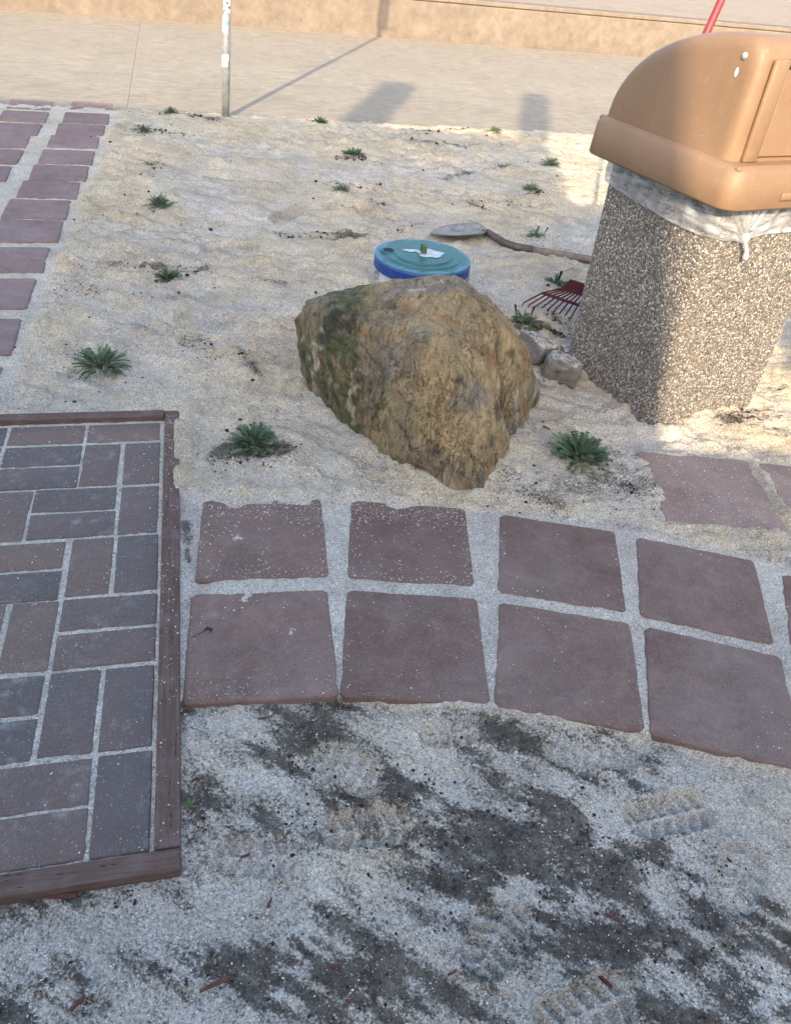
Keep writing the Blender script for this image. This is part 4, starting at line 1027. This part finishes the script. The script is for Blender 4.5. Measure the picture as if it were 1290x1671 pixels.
def sticker(z0, z1, a0, a1, mat):
    v = []; n = 10
    for i in range(n + 1):
        an = R(a0 + (a1 - a0) * i / n)
        for z in (z0, z1): v.append((LEAN * z + .0275 * math.cos(an), .0275 * math.sin(an), z))
    f = [(2 * i, 2 * i + 2, 2 * i + 3, 2 * i + 1) for i in range(n)]
    obj('sticker', mesh('sticker', v, f, True), mat=mat, parent=pst)
sticker(.315, .385, 205, 320, STK); sticker(.51, .60, 200, 300, STKB); sticker(.62, .70, 230, 330, STK)

# ------------------------------------------------------------------ plants
def leaf_mesh(seed):
    r0 = random.Random(seed); n = 9; v, f = [], []
    def wid(t): return (.16 + .10 * math.sin(math.pi * t)) if t < .98 else .02
    for i in range(n * 2 + 1):
        t = i / (n * 2); lobe = 1.0 if i % 2 else .17
        wq = wid(t) * lobe * (.35 + .65 * min(1, t * 3)) * r0.uniform(.85, 1.15)
        zc = .10 * math.sin(t * 2.2) - .30 * t * t
        back = .045 if i % 2 else 0
        v += [(t + back, -wq, zc + .10 * wq + r0.uniform(-.012, .012)), (t, 0, zc - .035), (t + back, wq, zc + .10 * wq + r0.uniform(-.012, .012))]
    for i in range(n * 2):
        a = i * 3; f += [(a, a + 1, a + 4, a + 3), (a + 1, a + 2, a + 5, a + 4)]
    return v, f
LM = []
for k in range(4):
    v, f = leaf_mesh(100 + k); m = mesh('leaf', v, f, False); m.materials.append(LEAF); LM.append((m, v, f))
PLAB = ['small low sage green plant nearest the far end of the mauve paver walk', 'feathery green plant beside a streak of soil, left of the sign post',
        'small sparse plant between the mauve paver walk and the open sand', 'wide dark green plant beside the middle of the mauve paver walk', 'plant in a patch of dark clods, directly above the big leafy plant',
        'large leafy green plant at the upper corner of the brick panel', 'dark green plant in a black soil pocket between timber edging and boulder', 'sunlit pale green plant right of the sign post by the sidewalk',
        'spreading green plant in mid sand below the slanting rectangular shadow', 'small green plant with clods around it, in mid sand above the standpipe', 'sunlit plant at the sidewalk edge between the two rectangular shadows',
        'green plant in sunlight edge just beyond the bin hood', 'low plant left of the bin, between shovel and sidewalk', 'upright spiky plant just behind the shovel shaft',
        'leafy plant behind the red rake head', 'dark leafy plant between boulder and rake tines', 'large dark green plant on soil between boulder and faded paver']
hz = ground(np.array([p[0] for p in PLANTS]), np.array([p[1] for p in PLANTS]))[0]
for i, (px, py, r) in enumerate(PLANTS):
    r *= .70 if i in (5, 6, 15, 16) else .60; r0 = random.Random(40 + i); big = i in (3, 4, 5, 6, 8, 14, 15, 16)
    pl_ = empty('garden_plant', (px, py, float(hz[i]) - .004), label=PLAB[i], cat='plant', group='young plants set out in the sand')
    nl = int((120 if big else 80) * r0.uniform(.65, 1.15)); upr = r0.uniform(.8, 1.35); sq = r0.uniform(.8, 1.2)
    AV, AF = [], []
    for k in range(nl):
        q = (k + .5) / nl; az = k * 2.39996 + r0.uniform(-.7, .7)
        tilt = (.05 + 1.15 * (1 - q) ** .8) * r0.uniform(.75, 1.2)      # outer leaves first (flat), inner upright
        ang = .25 + 1.05 * upr * q ** 1.1 + r0.uniform(-.3, .3)              # elevation of the leaf
        L = r * (.66 - .05 * q) * r0.uniform(.6, 1.3)
        rb = r * .62 * math.sqrt(1 - q) * r0.uniform(.5, 1); base = Vector((math.cos(az) * rb, math.sin(az) * rb, r * .22 * q * r0.uniform(.2, 1.2)))
        mt = Matrix.Translation(base) @ Matrix.Rotation(az, 4, 'Z') @ Matrix.Rotation(-ang, 4, 'Y') @ Matrix.Rotation(r0.uniform(-.5, .5), 4, 'X') @ Matrix.Diagonal((L, L * .72 * sq, L * r0.uniform(.6, 1.4), 1))
        m, v, f = LM[k % 4]
        if big:
            o = bpy.data.objects.new('leaf', m); COL.objects.link(o); o.parent = pl_; o.matrix_local = mt
        else:
            b0 = len(AV); AV += [tuple(mt @ Vector(q_)) for q_ in v]; AF += [tuple(b0 + t for t in q_) for q_ in f]
    if not big: obj('foliage', mesh('foliage', AV, AF), mat=LEAF, parent=pl_)
    if i in (13, 14, 15):
        for k in range(2):
            dx = r0.uniform(-.03, .03)
            v, f = tube([(dx, 0, .0), (dx * 1.6, .01, r * .7), (dx * 2, .01, r * 1.25)], [.0022, .002, .005], 6); obj('stem', mesh('stem', v, f), mat=LEAF if i == 13 else SOIL, parent=pl_)

# ------------------------------------------------------------------ loose grains, crumbs and litter
OV = np.array([(1, 0, 0), (-1, 0, 0), (0, 1, 0), (0, -1, 0), (0, 0, 1), (0, 0, -1)], float); OF = np.array([(0, 2, 4), (2, 1, 4), (1, 3, 4), (3, 0, 4), (2, 0, 5), (1, 2, 5), (3, 1, 5), (0, 3, 5)])
UPN = lambda n: np.tile([0., 0., 1.], (n, 1))
gp, gs = [], []
def add_pts(x, y, z, s_): gp.append(np.c_[x, y, z]); gs.append(s_)
for i, (x, y, a) in enumerate(TILES):
    n = [800, 450, 380, 420, 3600, 3400, 450, 350, 300, 300, 300, 300][i]
    u, v_ = rng.uniform(-.148, .148, n), rng.uniform(-.148, .148, n)
    keepm = np.ones(n, bool)
    dens = .05 + 1.5 * np.maximum(0, fbm(u * 9 + i * 3, v_ * 9, 3, 70) - .15) + .9 * np.maximum(np.abs(u), np.abs(v_)) ** 6 / .148 ** 6
    if i in (4, 5): dens += 2.0 * sm(.04, .14, v_ + .03 * pn(u * 20, v_ * 20, 3))
    if i == 0: dens += .5 * sm(-.06, -.14, v_)
    kq = rng.uniform(0, 1.2, n) < dens; u, v_ = u[kq], v_[kq]
    add_pts(x + u * math.cos(a) - v_ * math.sin(a), y + u * math.sin(a) + v_ * math.cos(a), np.full(len(u), .0012), rng.gamma(2.4, .00038, len(u)).clip(.0004, .0022))
for (a, b, vv_) in BR:
    n = 90; u, v_ = rng.uniform(-.096, .096, n), rng.uniform(-.046, .046, n)
    if vv_: u, v_ = v_, u
    A, B = a + u, b + v_
    dens = .05 + 1.3 * np.maximum(0, fbm(A * 7, B * 7, 3, 80) - .12) + 1.0 * sm(.13, .02, A) * sm(.95, 1.15, B) + .5 * np.maximum(np.abs(u) / (.046 if vv_ else .096), np.abs(v_) / (.096 if vv_ else .046)) ** 6 * 1.6
    kq = rng.uniform(0, 1.1, n) < dens; w_ = FO + FA * A[kq, None] + FB * B[kq, None]
    add_pts(w_[:, 0], w_[:, 1], np.full(kq.sum(), .0012), rng.gamma(2.4, .00036, kq.sum()).clip(.0005, .0024))
# along the timber
n = 900; B = rng.uniform(0, FLEN, n); A = rng.uniform(-.042, -.003, n); kq = rng.uniform(0, 1, n) < (.25 + .75 * sm(.9, 1.25, B)); w_ = FO + FA * A[kq, None] + FB * B[kq, None]
add_pts(w_[:, 0], w_[:, 1], np.full(kq.sum(), .0108), rng.gamma(3, .0004, kq.sum()).clip(.0005, .0024))
for i, (x, y, a, z_) in enumerate(OLD):
    n = 500; u, v_ = rng.uniform(-.17, .17, n), rng.uniform(-.17, .17, n); add_pts(x + u, y + v_, np.full(n, .002), rng.gamma(3, .0004, n).clip(.0005, .0024))
# on the sand itself, denser near the viewer
n = 95000; yy = .25 + 2.0 * rng.uniform(0, 1, n) ** 2.2; xx = rng.uniform(-1, 1, n) * (.55 * yy + .55) + .1
z_, d_, t_ = ground(xx, yy)
okk = rng.uniform(0, 1, n) < np.where(d_ > .45, .30, .9)
ab = (np.c_[xx, yy] - FO); aa, bb_ = ab @ FA, ab @ FB
okk &= ~((aa > -.05) & (bb_ > -.05) & (bb_ < FLEN + .03))
xx, yy, z_ = xx[okk], yy[okk], z_[okk]
add_pts(xx, yy, z_ + .0004, rng.gamma(2.6, .00036, len(xx)).clip(.0004, .0026) * (.8 + .25 * yy))
gp = np.concatenate(gp); gs = np.concatenate(gs)
gpal = np.array([(.62, .59, .54), (.74, .72, .69), (.50, .44, .35), (.40, .36, .30), (.22, .19, .16), (.56, .46, .30)])
gc = gpal[rng.choice(6, len(gp), p=[.30, .24, .18, .13, .06, .09])] * rng.uniform(.8, 1.1, (len(gp), 1))
V, Fq, Cq = scatter_shapes(gp, UPN(len(gp)), gs, gc, OV, OF, .8, 12)
m = mesh('sand_grains', V, Fq, False); cattr(m, 'col', Cq); obj('sand_grains', m, mat=GRAIN, kind='stuff', label='loose pale sand grains scattered over pavers, bricks and ground', cat='sand')

# dark soil crumbs
cx, cy, cs = [], [], []
for (x0, y0, x1, y1, r, s_) in DIRT:
    n = int((140 if y0 > 1.7 else 50) * s_ + 1600 * r * s_); t = rng.uniform(0, 1, n); rr_ = r * 1.1
    cx.append(x0 + (x1 - x0) * t + rng.normal(0, rr_, n)); cy.append(y0 + (y1 - y0) * t + rng.normal(0, rr_, n)); cs.append(rng.gamma(1.5, .0007, n).clip(.0004, .0042) * (1 + .35 * max(0, y0 - 1)))
for i, (px, py, r) in enumerate(PLANTS):
    n = 36; cx.append(px + rng.normal(0, r * 1.2, n)); cy.append(py + rng.normal(0, r * 1.0, n)); cs.append(rng.gamma(1.4, .0016, n).clip(.0007, .009))
n = 450; cy.append(rng.uniform(1.7, 6.1, n)); cx.append(rng.uniform(-1, 1, n) * (.4 * cy[-1] + .4)); cs.append(rng.gamma(1.1, .0018, n).clip(.0006, .010))
cx, cy, cs = map(np.concatenate, (cx, cy, cs))
ab = (np.c_[cx, cy] - FO); aa, bb_ = ab @ FA, ab @ FB
sdc = (cx - WALK_P[0]) * WN[0] + (cy - WALK_P[1]) * WN[1]
yl_ = np.interp(cx, PX, PL); yu_ = np.interp(cx, UX, PU)
dc_ = rect_out(cx, cy, (.86, 2.53), R(30), .25, .25)
okk = ~((aa > -.05) & (bb_ > -.05) & (bb_ < FLEN + .03)) & (sdc < 0) & ((cy < yl_ - .003) | (cy > yu_)) & (polydist(cx, cy, BBASE) > .01) & (dc_ > 0)
cx, cy, cs = cx[okk], cy[okk], cs[okk]
z_ = ground(cx, cy)[0]
V, Fq, Cq = scatter_shapes(np.c_[cx, cy, z_ + cs * .3], UPN(len(cx)), cs, np.full((len(cx), 3), .03), IV, IF, .75, 19)
obj('soil_crumbs', mesh('soil_crumbs', V, Fq, False), mat=SOIL, kind='stuff', label='dark soil crumbs and clods strewn over the sand', cat='soil')

# bark chips, each its own thing
CH = [(-.215, .931, .030, .2, 'red bark chip just below the first paver of the path'), (-.297, .779, .013, .9, 'tiny orange chip beside the timber edging'), (-.179, .657, .016, .4, 'squarish red chip near the timber corner'),
      (.089, .738, .016, 1.4, 'upright red chip in the dark soil in front of the pavers'), (-.181, .461, .042, .6, 'long thin red bark sliver at the bottom of the picture'), (-.36, .412, .022, .9, 'dark red chip in the bottom left corner sand'),
      (.438, .639, .030, -.2, 'red bark chip on the smooth brown soil patch'), (.434, 2.104, .028, -.7, 'red bark sliver on pale sand between boulder and bin'), (1.03, 1.42, .030, -.8, 'curved red sliver in the joint beside the last pavers'),
      (1.215, 2.276, .035, -.3, 'red bark sliver in the sunlit sand right of the bin'), (-.01, .505, .016, .3, 'small orange chip among white grains, bottom centre'), (.406, .538, .030, -.6, 'dark red chip at the lower edge of the soil patch'),
      (.022, .462, .016, .0, 'brown-orange chip on black soil, bottom centre'), (-.124, .587, .018, 1.4, 'narrow red chip standing across the grey grit'), (-.44, .548, .045, .1, 'dark bark sliver lying along the bottom timber board'), (.17, .52, .022, .5, 'short red chip beside the lower boot print')]
cz = ground(np.array([c[0] for c in CH]), np.array([c[1] for c in CH]))[0]
for i, (x, y, L, a, lab) in enumerate(CH):
    bm = box_bm(L, L * .22 + .003, .004, .001, 1)
    for v_ in bm.verts:
        t = v_.co.x / L * 2; v_.co.y *= 1 - .55 * abs(t) ** 2 + .2 * math.sin(i + 5 * t); v_.co.z += .12 * L * t * t * (1 if i % 3 else -.6); v_.co.y += .15 * L * t * t * ((i % 3) - 1)
    obj('bark_chip', bm_mesh('bark_chip', bm), (x, y, float(cz[i]) + .004), (rng.uniform(-.2, .2), rng.uniform(-.15, .15), a), mat=CHIP, label=lab, cat='bark chip', group='red bark chips scattered on the sand')

# dead leaf on a paver, sprig beside the timber
bm = bmesh.new(); pts = [(0, 0), (.010, .006), (.016, .001), (.019, .008), (.014, .013), (.005, .012)]
vb = [bm.verts.new((px, py, .003 + .003 * (k % 2))) for k, (px, py) in enumerate(pts)]; bm.faces.new(vb)
dl = empty('dead_leaf', (-.372, 1.115, .0), label='shrivelled black leaf with a stalk lying on the first front paver', cat='leaf')
o = obj('leaf_blade', bm_mesh('leaf_blade', bm), mat=SOIL, parent=dl); sd2 = o.modifiers.new('t', 'SOLIDIFY'); sd2.thickness = .001
v, f = tube([(.002, .002, .003), (-.008, -.010, .003), (-.020, -.020, .002)], .0008, 5); obj('stalk', mesh('stalk', v, f), mat=SOIL, parent=dl)
sp = empty('weed_sprig', (-.292, .728, float(ground(np.array([-.292]), np.array([.728]))[0][0])), label='tiny yellow-green weed sprig sprouting beside the timber edging', cat='weed')
SPR = m_plain('bright_leaf', (.13, .19, .06), .6, 60, .3)
for k in range(7):
    an = k * .9; m = LM[k % 4]
    v = [tuple(Matrix.Rotation(an, 4, 'Z') @ Matrix.Rotation(-.5 - .1 * k, 4, 'Y') @ Vector((q[0] * .013, q[1] * .012, q[2] * .013))) for q in m[1]]
    obj('leaf', mesh('sprig_leaf', v, m[2]), mat=SPR, parent=sp)
